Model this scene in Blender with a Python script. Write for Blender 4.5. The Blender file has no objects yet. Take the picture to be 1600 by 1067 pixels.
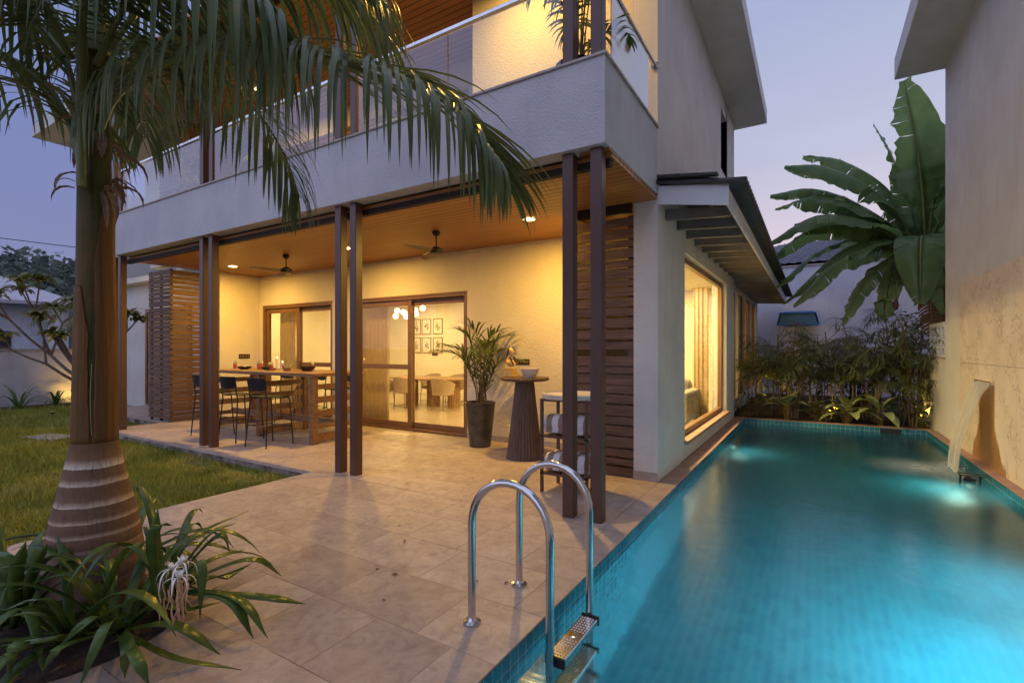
import bpy, math, random
from mathutils import Vector, Matrix, Euler
V = Vector
R = math.radians
PI = math.pi
random.seed(11)
S = bpy.context.scene
COL = S.collection

# ------------------------------------------------------------------ camera, world, exposure
cam = bpy.data.cameras.new("camera")
cam_o = bpy.data.objects.new("camera", cam)
COL.objects.link(cam_o)
cam_o.location = (0, 0, 1.5)
cam_o.rotation_euler = (PI / 2, 0, math.atan(471 / 769))
cam.sensor_width = 36
cam.lens = 36 * 769 / 1600
cam.shift_y = 12.5 / 1600
cam.clip_start = 0.05
cam.clip_end = 2000
S.camera = cam_o
S.view_settings.view_transform = 'Standard'
S.view_settings.look = 'None'
S.view_settings.exposure = 0.55
S.view_settings.gamma = 1
S.cycles.use_denoising = True
S.cycles.max_bounces = 10
S.cycles.transparent_max_bounces = 24
S.cycles.sample_clamp_indirect = 4
S.cycles.blur_glossy = 0.5

W = bpy.data.worlds.new("World")
S.world = W
W.use_nodes = True
wn, wl = W.node_tree.nodes, W.node_tree.links
bg = wn["Background"]
tc = wn.new("ShaderNodeTexCoord")
nrm = wn.new("ShaderNodeVectorMath"); nrm.operation = 'NORMALIZE'
wl.new(tc.outputs["Generated"], nrm.inputs[0])
sep = wn.new("ShaderNodeSeparateXYZ")
wl.new(nrm.outputs[0], sep.inputs[0])
def sky_ramp(stops):
    r = wn.new("ShaderNodeValToRGB")
    e = r.color_ramp.elements
    while len(e) < len(stops): e.new(0.5)
    for el, (p, c) in zip(e, stops):
        el.position = p; el.color = (*c, 1)
    wl.new(sep.outputs[2], r.inputs[0])
    return r
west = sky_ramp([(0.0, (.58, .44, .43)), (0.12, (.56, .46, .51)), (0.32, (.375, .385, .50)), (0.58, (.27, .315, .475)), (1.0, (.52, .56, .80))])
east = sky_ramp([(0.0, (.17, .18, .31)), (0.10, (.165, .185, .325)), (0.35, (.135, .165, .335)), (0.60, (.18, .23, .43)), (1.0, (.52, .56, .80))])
back = sky_ramp([(0.0, (.50, .49, .66)), (0.15, (.56, .57, .84)), (0.5, (.55, .60, .96)), (1.0, (.52, .56, .80))])    # unseen sky behind the camera, made brighter to fill the walls
dot = wn.new("ShaderNodeVectorMath"); dot.operation = 'DOT_PRODUCT'
wl.new(nrm.outputs[0], dot.inputs[0])
dot.inputs[1].default_value = (0.25, 0.95, 0.0)
mr = wn.new("ShaderNodeMapRange"); mr.interpolation_type = 'SMOOTHSTEP'
mr.inputs[1].default_value = 0.1; mr.inputs[2].default_value = 0.98
wl.new(dot.outputs["Value"], mr.inputs[0])
mx = wn.new("ShaderNodeMix"); mx.data_type = 'RGBA'
wl.new(mr.outputs[0], mx.inputs[0]); wl.new(east.outputs[0], mx.inputs[6]); wl.new(west.outputs[0], mx.inputs[7])
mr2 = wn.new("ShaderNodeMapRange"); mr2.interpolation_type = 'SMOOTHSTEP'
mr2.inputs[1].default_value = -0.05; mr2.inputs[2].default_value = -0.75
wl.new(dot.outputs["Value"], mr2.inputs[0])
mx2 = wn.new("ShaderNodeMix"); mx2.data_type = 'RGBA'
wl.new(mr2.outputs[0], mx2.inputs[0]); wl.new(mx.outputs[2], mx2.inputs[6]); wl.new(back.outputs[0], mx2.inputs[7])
# thin dusk cloud streaks
cn = wn.new("ShaderNodeTexNoise"); cn.inputs["Scale"].default_value = 3.0; cn.inputs["Detail"].default_value = 5
cm = wn.new("ShaderNodeMapping"); cm.inputs["Scale"].default_value = (1, 1, 5)
wl.new(nrm.outputs[0], cm.inputs[0]); wl.new(cm.outputs[0], cn.inputs["Vector"])
cmr = wn.new("ShaderNodeMapRange"); cmr.inputs[3].default_value = 0.93; cmr.inputs[4].default_value = 1.07
wl.new(cn.outputs[0], cmr.inputs[0])
vm = wn.new("ShaderNodeVectorMath"); vm.operation = 'SCALE'
wl.new(mx2.outputs[2], vm.inputs[0]); wl.new(cmr.outputs[0], vm.inputs["Scale"])
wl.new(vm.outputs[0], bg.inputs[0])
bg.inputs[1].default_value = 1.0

sun = bpy.data.lights.new("dusk_sun", 'SUN')
sun.energy = 0.12; sun.angle = R(20); sun.color = (1, .72, .62)
sun_o = bpy.data.objects.new("dusk_sun", sun); COL.objects.link(sun_o)
sun_o.rotation_euler = Euler((R(-78), 0, R(-15)))   # low afterglow from beyond the house and pool

WARM = (1.0, .58, .10)
ROOM = (1.0, .70, .27)

# ------------------------------------------------------------------ helpers
def lamp(name, kind, loc, power, color, parent=None, rot=None, **kw):
    l = bpy.data.lights.new(name, kind)
    l.energy = power; l.color = color
    for k, v in kw.items(): setattr(l, k, v)
    o = bpy.data.objects.new(name, l); COL.objects.link(o)
    o.location = loc
    if rot: o.rotation_euler = rot
    if parent:
        o.parent = parent
        o.location = V(loc) - wpos(parent)
    return o

def wpos(o):
    p = V((0, 0, 0))
    while o:
        p += o.location; o = o.parent
    return p

class MB:
    def __init__(s): s.v = []; s.f = []; s.uv = None
    def add(s, vs, fs):
        n = len(s.v); s.v.extend([tuple(v) for v in vs]); s.f.extend([tuple(i + n for i in f) for f in fs]); return s
    def box(s, x0, x1, y0, y1, z0, z1):
        return s.add([(x0,y0,z0),(x1,y0,z0),(x1,y1,z0),(x0,y1,z0),(x0,y0,z1),(x1,y0,z1),(x1,y1,z1),(x0,y1,z1)],
                     [(3,2,1,0),(4,5,6,7),(0,1,5,4),(1,2,6,5),(2,3,7,6),(3,0,4,7)])
    def obox(s, c, size, rot=(0,0,0)):
        m = Euler(rot).to_matrix(); c = V(c); hx, hy, hz = [a/2 for a in size]
        vs = [c + m @ V((sx*hx, sy*hy, sz*hz)) for sx,sy,sz in ((-1,-1,-1),(1,-1,-1),(1,1,-1),(-1,1,-1),(-1,-1,1),(1,-1,1),(1,1,1),(-1,1,1))]
        return s.add(vs, [(3,2,1,0),(4,5,6,7),(0,1,5,4),(1,2,6,5),(2,3,7,6),(3,0,4,7)])
    def tube(s, pts, r, n=10, cap=True):
        pts = [V(p) for p in pts]; N = len(pts)
        rs = r if isinstance(r, (list, tuple)) else [r]*N
        n0 = len(s.v); prev = None
        for i, p in enumerate(pts):
            t = (pts[min(i+1,N-1)] - pts[max(i-1,0)]).normalized()
            if prev is None:
                a = V((0,0,1)) if abs(t.z) < .9 else V((1,0,0))
                u = t.cross(a).normalized()
            else:
                u = (prev - t*prev.dot(t)).normalized()
            prev = u; w = t.cross(u)
            for k in range(n):
                a = 2*PI*k/n
                s.v.append(tuple(p + (u*math.cos(a) + w*math.sin(a))*rs[i]))
        for i in range(N-1):
            for k in range(n):
                a = n0+i*n+k; b = n0+i*n+(k+1)%n
                s.f.append((a, b, b+n, a+n))
        if cap:
            s.f.append(tuple(n0+k for k in reversed(range(n)))); s.f.append(tuple(n0+(N-1)*n+k for k in range(n)))
        return s
    def lathe(s, c, prof, n=32, flute=0, nf=0, cap=True):
        c = V(c); n0 = len(s.v); N = len(prof)
        for r, z in prof:
            for k in range(n):
                a = 2*PI*k/n
                rr = r*(1 - flute*abs(math.sin(a*nf/2))) if flute else r
                s.v.append((c.x+rr*math.cos(a), c.y+rr*math.sin(a), c.z+z))
        for i in range(N-1):
            for k in range(n):
                a = n0+i*n+k; b = n0+i*n+(k+1)%n
                s.f.append((a, b, b+n, a+n))
        if cap:
            s.f.append(tuple(n0+k for k in reversed(range(n)))); s.f.append(tuple(n0+(N-1)*n+k for k in range(n)))
        return s
    def blade(s, pts, ws, side, fold=0.0, thick=None):
        """a leaf strip: centre line pts, half widths ws, side vectors (one or per point), V-fold"""
        n0 = len(s.v); N = len(pts)
        for i, p in enumerate(pts):
            p = V(p); sd = side[i] if isinstance(side, list) else side
            t = (V(pts[min(i+1,N-1)]) - V(pts[max(i-1,0)]))
            nn = sd.cross(t)
            nn = nn.normalized() if nn.length > 1e-9 else V((0,0,1))
            if nn.z < 0: nn = -nn
            w = ws[i]
            s.v.append(tuple(p - sd*w + nn*w*fold)); s.v.append(tuple(p)); s.v.append(tuple(p + sd*w + nn*w*fold))
        for i in range(N-1):
            a = n0+3*i
            s.f.append((a, a+1, a+4, a+3)); s.f.append((a+1, a+2, a+5, a+4))
        return s
    def build(s, name, m, parent=None, local=False, smooth=False, bevel=0, label=None):
        me = bpy.data.meshes.new(name)
        me.from_pydata(s.v, [], s.f)
        me.materials.append(m)
        if smooth:
            me.polygons.foreach_set("use_smooth", [True]*len(me.polygons))
        me.update()
        o = bpy.data.objects.new(name, me); COL.objects.link(o)
        if parent:
            o.parent = parent
            if not local: o.location = -wpos(parent)
        if bevel:
            b = o.modifiers.new("bevel", 'BEVEL'); b.width = bevel; b.segments = 2; b.limit_method = 'ANGLE'; b.angle_limit = R(50)
        if smooth:
            try:
                me.set_sharp_from_angle(angle=R(40))
            except Exception: pass
        if label: o["label"] = label
        return o

def tag(o, label=None, cat=None, group=None, kind=None):
    if label: o["label"] = label
    if cat: o["category"] = cat
    if group: o["group"] = group
    if kind: o["kind"] = kind
    return o
def thing(name, label, cat, loc=(0,0,0), rz=0, group=None):
    o = bpy.data.objects.new(name, None); COL.objects.link(o)
    o.empty_display_size = .1
    o.location = loc; o.rotation_euler = (0, 0, rz)
    return tag(o, label, cat, group)
def struct(mb, name, m, **k):
    return tag(mb.build(name, m, **k), kind='structure')
def copy_tree(o, parent=None):
    c = o.copy(); COL.objects.link(c)
    if parent: c.parent = parent
    for ch in list(o.children): copy_tree(ch, c)
    return c
def dup(o, loc, rz=0, scale=1, label=None):
    c = copy_tree(o); c.location = loc; c.rotation_euler = (0, 0, rz); c.scale = (scale,)*3
    if label: c["label"] = label
    return c
def bez(pts, n=16):
    """Catmull-Rom through pts"""
    P = [V(p) for p in pts]
    P = [P[0]*2 - P[1]] + P + [P[-1]*2 - P[-2]]
    out = []; m = len(P) - 3
    for i in range(n+1):
        t = i/n*m; k = min(int(t), m-1); t -= k
        a, b, c, d = P[k:k+4]
        out.append(.5*((2*b) + (c-a)*t + (2*a-5*b+4*c-d)*t*t + (3*b-a-3*c+d)*t**3))
    return out

# ------------------------------------------------------------------ materials
def newmat(name):
    m = bpy.data.materials.new(name); m.use_nodes = True
    nt = m.node_tree
    return m, nt, nt.nodes, nt.links, nt.nodes["Principled BSDF"]
def coords(nt, scale=(1,1,1), rot=(0,0,0)):
    t = nt.nodes.new("ShaderNodeTexCoord"); mp = nt.nodes.new("ShaderNodeMapping")
    mp.inputs["Scale"].default_value = scale; mp.inputs["Rotation"].default_value = rot
    nt.links.new(t.outputs["Object"], mp.inputs[0])
    return mp.outputs[0]
def noise(nt, vec, scale, detail=4, rough=.55, dist=0):
    n = nt.nodes.new("ShaderNodeTexNoise")
    n.inputs["Scale"].default_value = scale; n.inputs["Detail"].default_value = detail
    n.inputs["Roughness"].default_value = rough; n.inputs["Distortion"].default_value = dist
    nt.links.new(vec, n.inputs["Vector"]); return n.outputs["Fac"]
def ramp(nt, fac, stops, interp='LINEAR'):
    r = nt.nodes.new("ShaderNodeValToRGB"); r.color_ramp.interpolation = interp
    e = r.color_ramp.elements
    while len(e) < len(stops): e.new(.5)
    for el, (p, c) in zip(e, stops):
        el.position = p; el.color = (*c, 1) if len(c) == 3 else c
    nt.links.new(fac, r.inputs[0]); return r.outputs[0]
def mixc(nt, fac, a, b, mode='MIX'):
    n = nt.nodes.new("ShaderNodeMix"); n.data_type = 'RGBA'; n.blend_type = mode
    for sock, v in ((0, fac), (6, a), (7, b)):
        if isinstance(v, (int, float)): n.inputs[sock].default_value = v
        elif isinstance(v, tuple): n.inputs[sock].default_value = (*v, 1)
        else: nt.links.new(v, n.inputs[sock])
    return n.outputs[2]
def math_(nt, op, a, b=None, clamp=False):
    n = nt.nodes.new("ShaderNodeMath"); n.operation = op; n.use_clamp = clamp
    for i, v in enumerate((a, b)):
        if v is None: continue
        if isinstance(v, (int, float)): n.inputs[i].default_value = v
        else: nt.links.new(v, n.inputs[i])
    return n.outputs[0]
def bump(nt, h, strength, dist, bsdf):
    b = nt.nodes.new("ShaderNodeBump"); b.inputs["Strength"].default_value = strength; b.inputs["Distance"].default_value = dist
    nt.links.new(h, b.inputs["Height"]); nt.links.new(b.outputs[0], bsdf.inputs["Normal"]); return b

def M(name, c1, c2=None, rough=.6, vs=4, bs=0, bd=.002, metallic=0, scale=(1,1,1), rvar=0, spec=.5, detail=5, bstr=.6):
    m, nt, N, L, B = newmat(name)
    vec = coords(nt, scale)
    if c2:
        f = noise(nt, vec, vs, detail)
        L.new(ramp(nt, f, [(.32, c1), (.68, c2)]), B.inputs["Base Color"])
        if rvar:
            r = math_(nt, 'MULTIPLY_ADD', f, rvar); r.node.inputs[2].default_value = rough - rvar/2
            L.new(r, B.inputs["Roughness"])
        else: B.inputs["Roughness"].default_value = rough
    else:
        B.inputs["Base Color"].default_value = (*c1, 1); B.inputs["Roughness"].default_value = rough
    B.inputs["Metallic"].default_value = metallic
    B.inputs["Specular IOR Level"].default_value = spec
    if bs:
        bump(nt, noise(nt, vec, bs, 4, .6), bstr, bd, B)
    return m

def plaster(name, c1, c2, bs, bd, stain=True):
    m, nt, N, L, B = newmat(name)
    vec = coords(nt)
    f = noise(nt, vec, 1.3, 6, .6)
    col = ramp(nt, f, [(.3, c1), (.7, c2)])
    if stain:   # faint vertical weather streaks
        sv = coords(nt, (3.2, 3.2, .4))
        st = noise(nt, sv, 1.5, 5, .6)
        col = mixc(nt, ramp(nt, st, [(.54, (0,0,0)), (.8, (.28,.28,.28))]), col, tuple(x*.6 for x in c1))
    L.new(col, B.inputs["Base Color"])
    B.inputs["Roughness"].default_value = .85
    B.inputs["Specular IOR Level"].default_value = .25
    n1 = noise(nt, vec, bs, 5, .62)
    v = N.new("ShaderNodeTexVoronoi"); v.inputs["Scale"].default_value = bs*.8; L.new(vec, v.inputs["Vector"])
    h = math_(nt, 'MULTIPLY_ADD', v.outputs["Distance"], .5); L.new(n1, h.node.inputs[2])
    bump(nt, h, .8, bd, B)
    return m

WALL = plaster("white_plaster", (.55, .53, .50), (.66, .64, .61), 55, .006)
STUCCO = plaster("rough_stucco", (.44, .44, .46), (.56, .55, .55), 62, .012)
PORCHWALL = plaster("cream_stucco", (.62, .55, .42), (.70, .62, .48), 45, .012, False)
INWALL = M("interior_paint", (.74, .68, .56), (.78, .72, .60), .7, 2)
GARDENWALL = plaster("weathered_wall", (.42, .39, .38), (.55, .52, .50), 20, .006)
LILACWALL = plaster("grey_render", (.54, .53, .57), (.63, .62, .66), 20, .004)
SILL = M("stone_sill", (.30, .25, .22), (.42, .36, .32), .5, 9, 60)
STEEL_BROWN = M("brown_steel", (.078, .034, .022), (.095, .043, .028), .42, 3, 200, .0006)
BEAM = M("dark_brown_beam", (.030, .018, .014), None, .6, spec=.2)
DOORBROWN = M("brown_aluminium", (.16, .075, .028), (.20, .095, .036), .38, 6)
CHROME = M("stainless_steel", (.55, .54, .52), (.66, .65, .63), .16, 8, metallic=1)
DARKMETAL = M("black_metal", (.012, .012, .013), None, .4)
BLACKPLASTIC = M("black_plastic", (.014, .013, .013), None, .6, spec=.3)
CONCRETE = M("stained_concrete", (.07, .048, .035), (.42, .36, .30), .9, 5, 30, .01)
TERRA = M("terracotta_coping", (.30, .17, .12), (.42, .26, .19), .55, 6, 40, .002)
FASCIA = M("white_painted_board", (.60, .62, .68), (.68, .70, .75), .5, 5)
RAFTER = M("grey_painted_timber", (.15, .13, .115), (.21, .185, .16), .6, 6)
ROOFSHEET = M("dark_roof_sheet", (.035, .034, .036), (.06, .058, .06), .6, 9, 40, .004)

def wood(name, c1, c2, c3, stretch, rough=.5, bd=.002, axis=0):
    m, nt, N, L, B = newmat(name)
    sc = [9.0, 9.0, 9.0]; sc[axis] = .8
    vec = coords(nt, tuple(sc))
    f = noise(nt, vec, 2.2*stretch, 6, .6, .6)
    L.new(ramp(nt, f, [(.25, c1), (.5, c2), (.75, c3)]), B.inputs["Base Color"])
    B.inputs["Roughness"].default_value = rough
    bump(nt, f, .5, bd, B)
    return m
def board_ceiling():
    m, nt, N, L, B = newmat("wood_board_ceiling")
    g = N.new("ShaderNodeTexCoord"); sp = N.new("ShaderNodeSeparateXYZ"); L.new(g.outputs["Object"], sp.inputs[0])
    y = math_(nt, 'MULTIPLY', sp.outputs[1], 9.0)
    fr = math_(nt, 'FRACT', y); fl = math_(nt, 'FLOOR', y)
    groove = ramp(nt, fr, [(0, (0,0,0)), (.06, (.25,.25,.25)), (.13, (1,1,1)), (.9, (1,1,1)), (1, (0,0,0))])
    wnn = N.new("ShaderNodeTexWhiteNoise"); wnn.noise_dimensions = '1D'; L.new(fl, wnn.inputs["W"])
    vec = coords(nt, (.6, 22, 4))
    f = noise(nt, vec, 2.5, 6, .6, .8)
    c = ramp(nt, f, [(.25, (.27, .105, .024)), (.55, (.40, .165, .040)), (.8, (.52, .24, .07))])
    c = mixc(nt, math_(nt, 'MULTIPLY', wnn.outputs[0], .35), c, (.22, .08, .02))
    c = mixc(nt, groove, (.02, .008, .003), c)
    L.new(c, B.inputs["Base Color"]); B.inputs["Roughness"].default_value = .42
    bump(nt, groove, .5, .004, B)
    return m
CEILWOOD = board_ceiling()
SLATWOOD = wood("slat_timber", (.06, .032, .022), (.135, .07, .043), (.22, .12, .074), 1.3, .7, .008)
SLATWOODY = wood("slat_timber_side", (.055, .028, .018), (.11, .056, .033), (.165, .085, .05), 1.3, .7, .006, 1)
TABLEWOOD = wood("table_timber", (.14, .065, .022), (.24, .12, .045), (.34, .18, .075), 1.0, .5)
PEDWOOD = wood("pedestal_timber", (.055, .032, .02), (.10, .058, .036), (.15, .09, .06), 1.2, .55, .002, 2)
DININGWOOD = wood("dining_timber", (.20, .10, .04), (.30, .16, .07), (.38, .21, .10), 1.0, .4)

def paving():
    m, nt, N, L, B = newmat("stone_paving")
    vec = coords(nt, (1, 1, 1), (0, 0, 0))
    dn = N.new("ShaderNodeTexNoise"); dn.inputs["Scale"].default_value = 3.5; dn.inputs["Detail"].default_value = 3
    L.new(vec, dn.inputs["Vector"])
    ds = N.new("ShaderNodeVectorMath"); ds.operation = 'SCALE'; ds.inputs["Scale"].default_value = .010; L.new(dn.outputs["Color"], ds.inputs[0])
    ad = N.new("ShaderNodeVectorMath"); L.new(vec, ad.inputs[0]); L.new(ds.outputs[0], ad.inputs[1])
    br = N.new("ShaderNodeTexBrick")
    br.inputs["Scale"].default_value = 1.0; br.inputs["Brick Width"].default_value = .74; br.inputs["Row Height"].default_value = .49
    br.inputs["Mortar Size"].default_value = .0034; br.inputs["Mortar Smooth"].default_value = .3; br.inputs["Bias"].default_value = 0
    br.offset = .42; br.squash = .7; br.squash_frequency = 3
    br.inputs["Color1"].default_value = (0,0,0,1); br.inputs["Color2"].default_value = (1,1,1,1); br.inputs["Mortar"].default_value = (.5,.5,.5,1)
    L.new(ad.outputs[0], br.inputs["Vector"])
    off = N.new("ShaderNodeVectorMath"); off.operation = 'MULTIPLY'; L.new(br.outputs["Color"], off.inputs[0]); off.inputs[1].default_value = (37, 19, 0)
    pv = N.new("ShaderNodeVectorMath"); L.new(vec, pv.inputs[0]); L.new(off.outputs[0], pv.inputs[1])
    n1 = noise(nt, pv.outputs[0], 3.6, 8, .72, .7)
    n2 = noise(nt, pv.outputs[0], 9, 6, .7, 1.2)
    c = ramp(nt, n1, [(.25, (.34, .27, .22)), (.5, (.43, .35, .29)), (.75, (.53, .445, .375))])
    c = mixc(nt, ramp(nt, n2, [(.46, (0,0,0)), (.75, (.55,.55,.55))]), c, (.22, .155, .12))
    tint = mixc(nt, br.outputs["Color"], (.84, .81, .79), (1.10, 1.08, 1.05))
    c = mixc(nt, 1.0, c, tint, 'MULTIPLY')
    # sparse rusty stains
    st = noise(nt, vec, 2.7, 4, .6, .3)
    c = mixc(nt, ramp(nt, st, [(.62, (0,0,0)), (.76, (.6,.6,.6))]), c, (.25, .13, .065))
    gapn = ramp(nt, noise(nt, vec, 2.2, 2), [(.35, (.35,.35,.35)), (.65, (1,1,1))])
    c = mixc(nt, math_(nt, 'MULTIPLY', math_(nt, 'MULTIPLY', br.outputs["Fac"], gapn), .8), c, (.10, .068, .048))
    L.new(c, B.inputs["Base Color"])
    L.new(ramp(nt, n2, [(.3, (.42,)*3), (.7, (.66,)*3)]), B.inputs["Roughness"])
    B.inputs["Specular IOR Level"].default_value = .45
    h = math_(nt, 'SUBTRACT', math_(nt, 'MULTIPLY', n2, .5), math_(nt, 'MULTIPLY', br.outputs["Fac"], .8))
    n3 = noise(nt, vec, 5, 4, .6)
    h = math_(nt, 'ADD', h, n3)
    bump(nt, h, .55, .008, B)
    return m
PAVING = paving()

def pool_tile():
    m, nt, N, L, B = newmat("turquoise_mosaic")
    T = .078
    t = N.new("ShaderNodeTexCoord"); sp = N.new("ShaderNodeSeparateXYZ"); L.new(t.outputs["Object"], sp.inputs[0])
    geo = N.new("ShaderNodeNewGeometry"); sn = N.new("ShaderNodeSeparateXYZ"); L.new(geo.outputs["Normal"], sn.inputs[0])
    lines = None; cells = None
    for ax in range(3):
        u = math_(nt, 'MULTIPLY', sp.outputs[ax], 1/T)
        u = math_(nt, 'ADD', u, (.02, .3, .06)[ax])
        fr = math_(nt, 'FRACT', u)
        d = math_(nt, 'ABSOLUTE', math_(nt, 'SUBTRACT', fr, .5))
        ln = math_(nt, 'GREATER_THAN', d, .468)
        nonaxis = math_(nt, 'LESS_THAN', math_(nt, 'ABSOLUTE', sn.outputs[ax]), .5)
        ln = math_(nt, 'MULTIPLY', ln, nonaxis)
        fl = math_(nt, 'MULTIPLY', math_(nt, 'FLOOR', u), (1.0, 7.31, 13.7)[ax])
        lines = ln if lines is None else math_(nt, 'MAXIMUM', lines, ln)
        fl = math_(nt, 'MULTIPLY', fl, nonaxis)
        cells = fl if cells is None else math_(nt, 'ADD', cells, fl)
    w = N.new("ShaderNodeTexWhiteNoise"); w.noise_dimensions = '1D'; L.new(cells, w.inputs["W"])
    c = ramp(nt, w.outputs[0], [(0, (.009, .110, .172)), (.5, (.012, .138, .205)), (1, (.019, .168, .23))])
    c = mixc(nt, lines, c, (.24, .36, .36))
    L.new(c, B.inputs["Base Color"]); B.inputs["Roughness"].default_value = .22
    bump(nt, math_(nt, 'SUBTRACT', 1, lines), .4, .002, B)
    return m
POOLTILE = pool_tile()

def water_mat():
    m, nt, N, L, B = newmat("pool_water")
    N.remove(B)
    out = N["Material Output"]
    g = N.new("ShaderNodeBsdfGlass"); g.inputs["IOR"].default_value = 1.33; g.inputs["Roughness"].default_value = .18
    g.inputs["Color"].default_value = (.86, 1, 1, 1)
    vec = coords(nt, (1.0, 1.5, 1))
    h = math_(nt, 'ADD', noise(nt, vec, 5.5, 3, .5, .3), math_(nt, 'MULTIPLY', noise(nt, vec, 1.6, 2), 1.5))
    b = N.new("ShaderNodeBump"); b.inputs["Strength"].default_value = .30; b.inputs["Distance"].default_value = .012
    L.new(h, b.inputs["Height"]); L.new(b.outputs[0], g.inputs["Normal"])
    # foam round the foot of the falling water
    t = N.new("ShaderNodeTexCoord"); mp = N.new("ShaderNodeMapping"); mp.vector_type = 'TEXTURE'
    mp.inputs["Location"].default_value = (1.30, 8.65, -.11); mp.inputs["Scale"].default_value = (.80, .85, 1)
    L.new(t.outputs["Object"], mp.inputs[0])
    gr = N.new("ShaderNodeTexGradient"); gr.gradient_type = 'SPHERICAL'; L.new(mp.outputs[0], gr.inputs[0])
    f = math_(nt, 'MULTIPLY', gr.outputs["Fac"], math_(nt, 'ADD', noise(nt, vec, 7, 5, .6), .25), True)
    f = math_(nt, 'MULTIPLY', math_(nt, 'POWER', f, 1.7), .7)
    df = N.new("ShaderNodeBsdfDiffuse"); df.inputs[0].default_value = (.55, .66, .72, 1)
    mxs = N.new("ShaderNodeMixShader"); L.new(f, mxs.inputs[0]); L.new(g.outputs[0], mxs.inputs[1]); L.new(df.outputs[0], mxs.inputs[2])
    L.new(mxs.outputs[0], out.inputs[0])
    return m
WATER = water_mat()

def thin_glass(name, tint=(1,1,1), rough=.0, ior=1.5, boost=1.0):
    m, nt, N, L, B = newmat(name); N.remove(B); out = N["Material Output"]
    tr = N.new("ShaderNodeBsdfTransparent"); tr.inputs[0].default_value = (*tint, 1)
    gl = N.new("ShaderNodeBsdfGlossy"); gl.inputs["Roughness"].default_value = rough
    fr = N.new("ShaderNodeFresnel"); fr.inputs[0].default_value = ior
    geo = N.new("ShaderNodeNewGeometry")
    f = math_(nt, 'MULTIPLY', fr.outputs[0], boost, True)
    f = math_(nt, 'MULTIPLY', f, math_(nt, 'SUBTRACT', 1.0, geo.outputs["Backfacing"]))
    mxs = N.new("ShaderNodeMixShader"); L.new(f, mxs.inputs[0]); L.new(tr.outputs[0], mxs.inputs[1]); L.new(gl.outputs[0], mxs.inputs[2])
    L.new(mxs.outputs[0], out.inputs[0]); return m
GLASS = thin_glass("window_glass", (.93, .95, .94), 0, 1.5)
DOORGLASS = thin_glass("door_glass", (.93, .94, .93), 0, 1.5, 1.2)
RAILGLASS = thin_glass("railing_glass", (.86, .90, .93), .01, 1.8, 1.6)
TUMBLER = thin_glass("tumbler_glass", (.93, .93, .93), 0, 1.5)

def emit(name, col, st):
    m, nt, N, L, B = newmat(name)
    B.inputs["Base Color"].default_value = (0, 0, 0, 1)
    B.inputs["Emission Color"].default_value = (*col, 1); B.inputs["Emission Strength"].default_value = st
    return m
LIT = emit("lit_diffuser", (1, .72, .33), 12)
GARDENLENS = emit("garden_lens", (1, .75, .4), .5)
GLOBE = emit("lit_globe", (1, .80, .45), 2.6)
FLAME = emit("candle_flame", (1, .72, .3), 12)

def leafmat(name, c1, c2, rough=.4, trans=.25, vs=6, scale=(1,1,1), c3=None):
    m, nt, N, L, B = newmat(name); out = N["Material Output"]
    f = noise(nt, coords(nt, scale), vs, 4, .6)
    c = ramp(nt, f, [(.3, c1), (.62, c2)] + ([(.74, c3)] if c3 else []))
    L.new(c, B.inputs["Base Color"]); B.inputs["Roughness"].default_value = rough
    B.inputs["Specular IOR Level"].default_value = .4
    t = N.new("ShaderNodeBsdfTranslucent"); L.new(mixc(nt, .5, c, tuple(min(1, x*2) for x in c2)), t.inputs[0])
    mxs = N.new("ShaderNodeMixShader"); mxs.inputs[0].default_value = trans
    L.new(B.outputs[0], mxs.inputs[1]); L.new(t.outputs[0], mxs.inputs[2]); L.new(mxs.outputs[0], out.inputs[0])
    return m
PALMLEAF = leafmat("palm_leaflet", (.045, .07, .024), (.10, .14, .042), .32, .25, 5, (1,1,1), (.19, .17, .05))
RACHIS = M("palm_rachis", (.10, .13, .03), (.15, .15, .045), .4, 8)
LILYLEAF = leafmat("lily_leaf", (.045, .088, .022), (.11, .18, .035), .30, .25, 5, (1,1,1), (.22, .21, .045))
BANANALEAF = leafmat("banana_leaf", (.085, .15, .055), (.16, .24, .085), .32, .5, 3, (1,1,1), (.25, .26, .08))
DRYLEAF = leafmat("dry_banana_leaf", (.10, .055, .04), (.18, .10, .06), .7, .2)
AREC = leafmat("bamboo_palm_leaf", (.055, .075, .024), (.13, .15, .045), .4, .25, 3)
POTLEAF = leafmat("potted_palm_leaf", (.055, .095, .018), (.13, .17, .035), .4, .2, 4)
SHRUBLEAF = leafmat("shrub_leaf", (.028, .05, .016), (.07, .10, .03), .45, .2)
FRANGILEAF = leafmat("frangipani_leaf", (.05, .085, .022), (.16, .16, .035), .45, .25, 3)
HILLLEAF_HAZED = leafmat("haze_tinted_hill_foliage", (.06, .085, .07), (.13, .16, .12), .9, .1, .3)  # haze of the distance is put into this leaf colour
PETAL = M("white_petal", (.75, .74, .68), None, .5)
WILTED = M("wilted_petal", (.42, .27, .15), (.55, .36, .22), .7, 20)
SOIL = M("garden_soil", (.018, .011, .008), (.06, .035, .022), .95, 12, 30, .03)
def dief_mat():
    m, nt, N, L, B = newmat("pale_veined_leaf")
    f = noise(nt, coords(nt), 35, 4, .6)
    c = ramp(nt, f, [(.35, (.12, .19, .05)), (.6, (.42, .46, .20))])
    L.new(c, B.inputs["Base Color"]); B.inputs["Roughness"].default_value = .35
    return m
DIEF = dief_mat()

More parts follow.
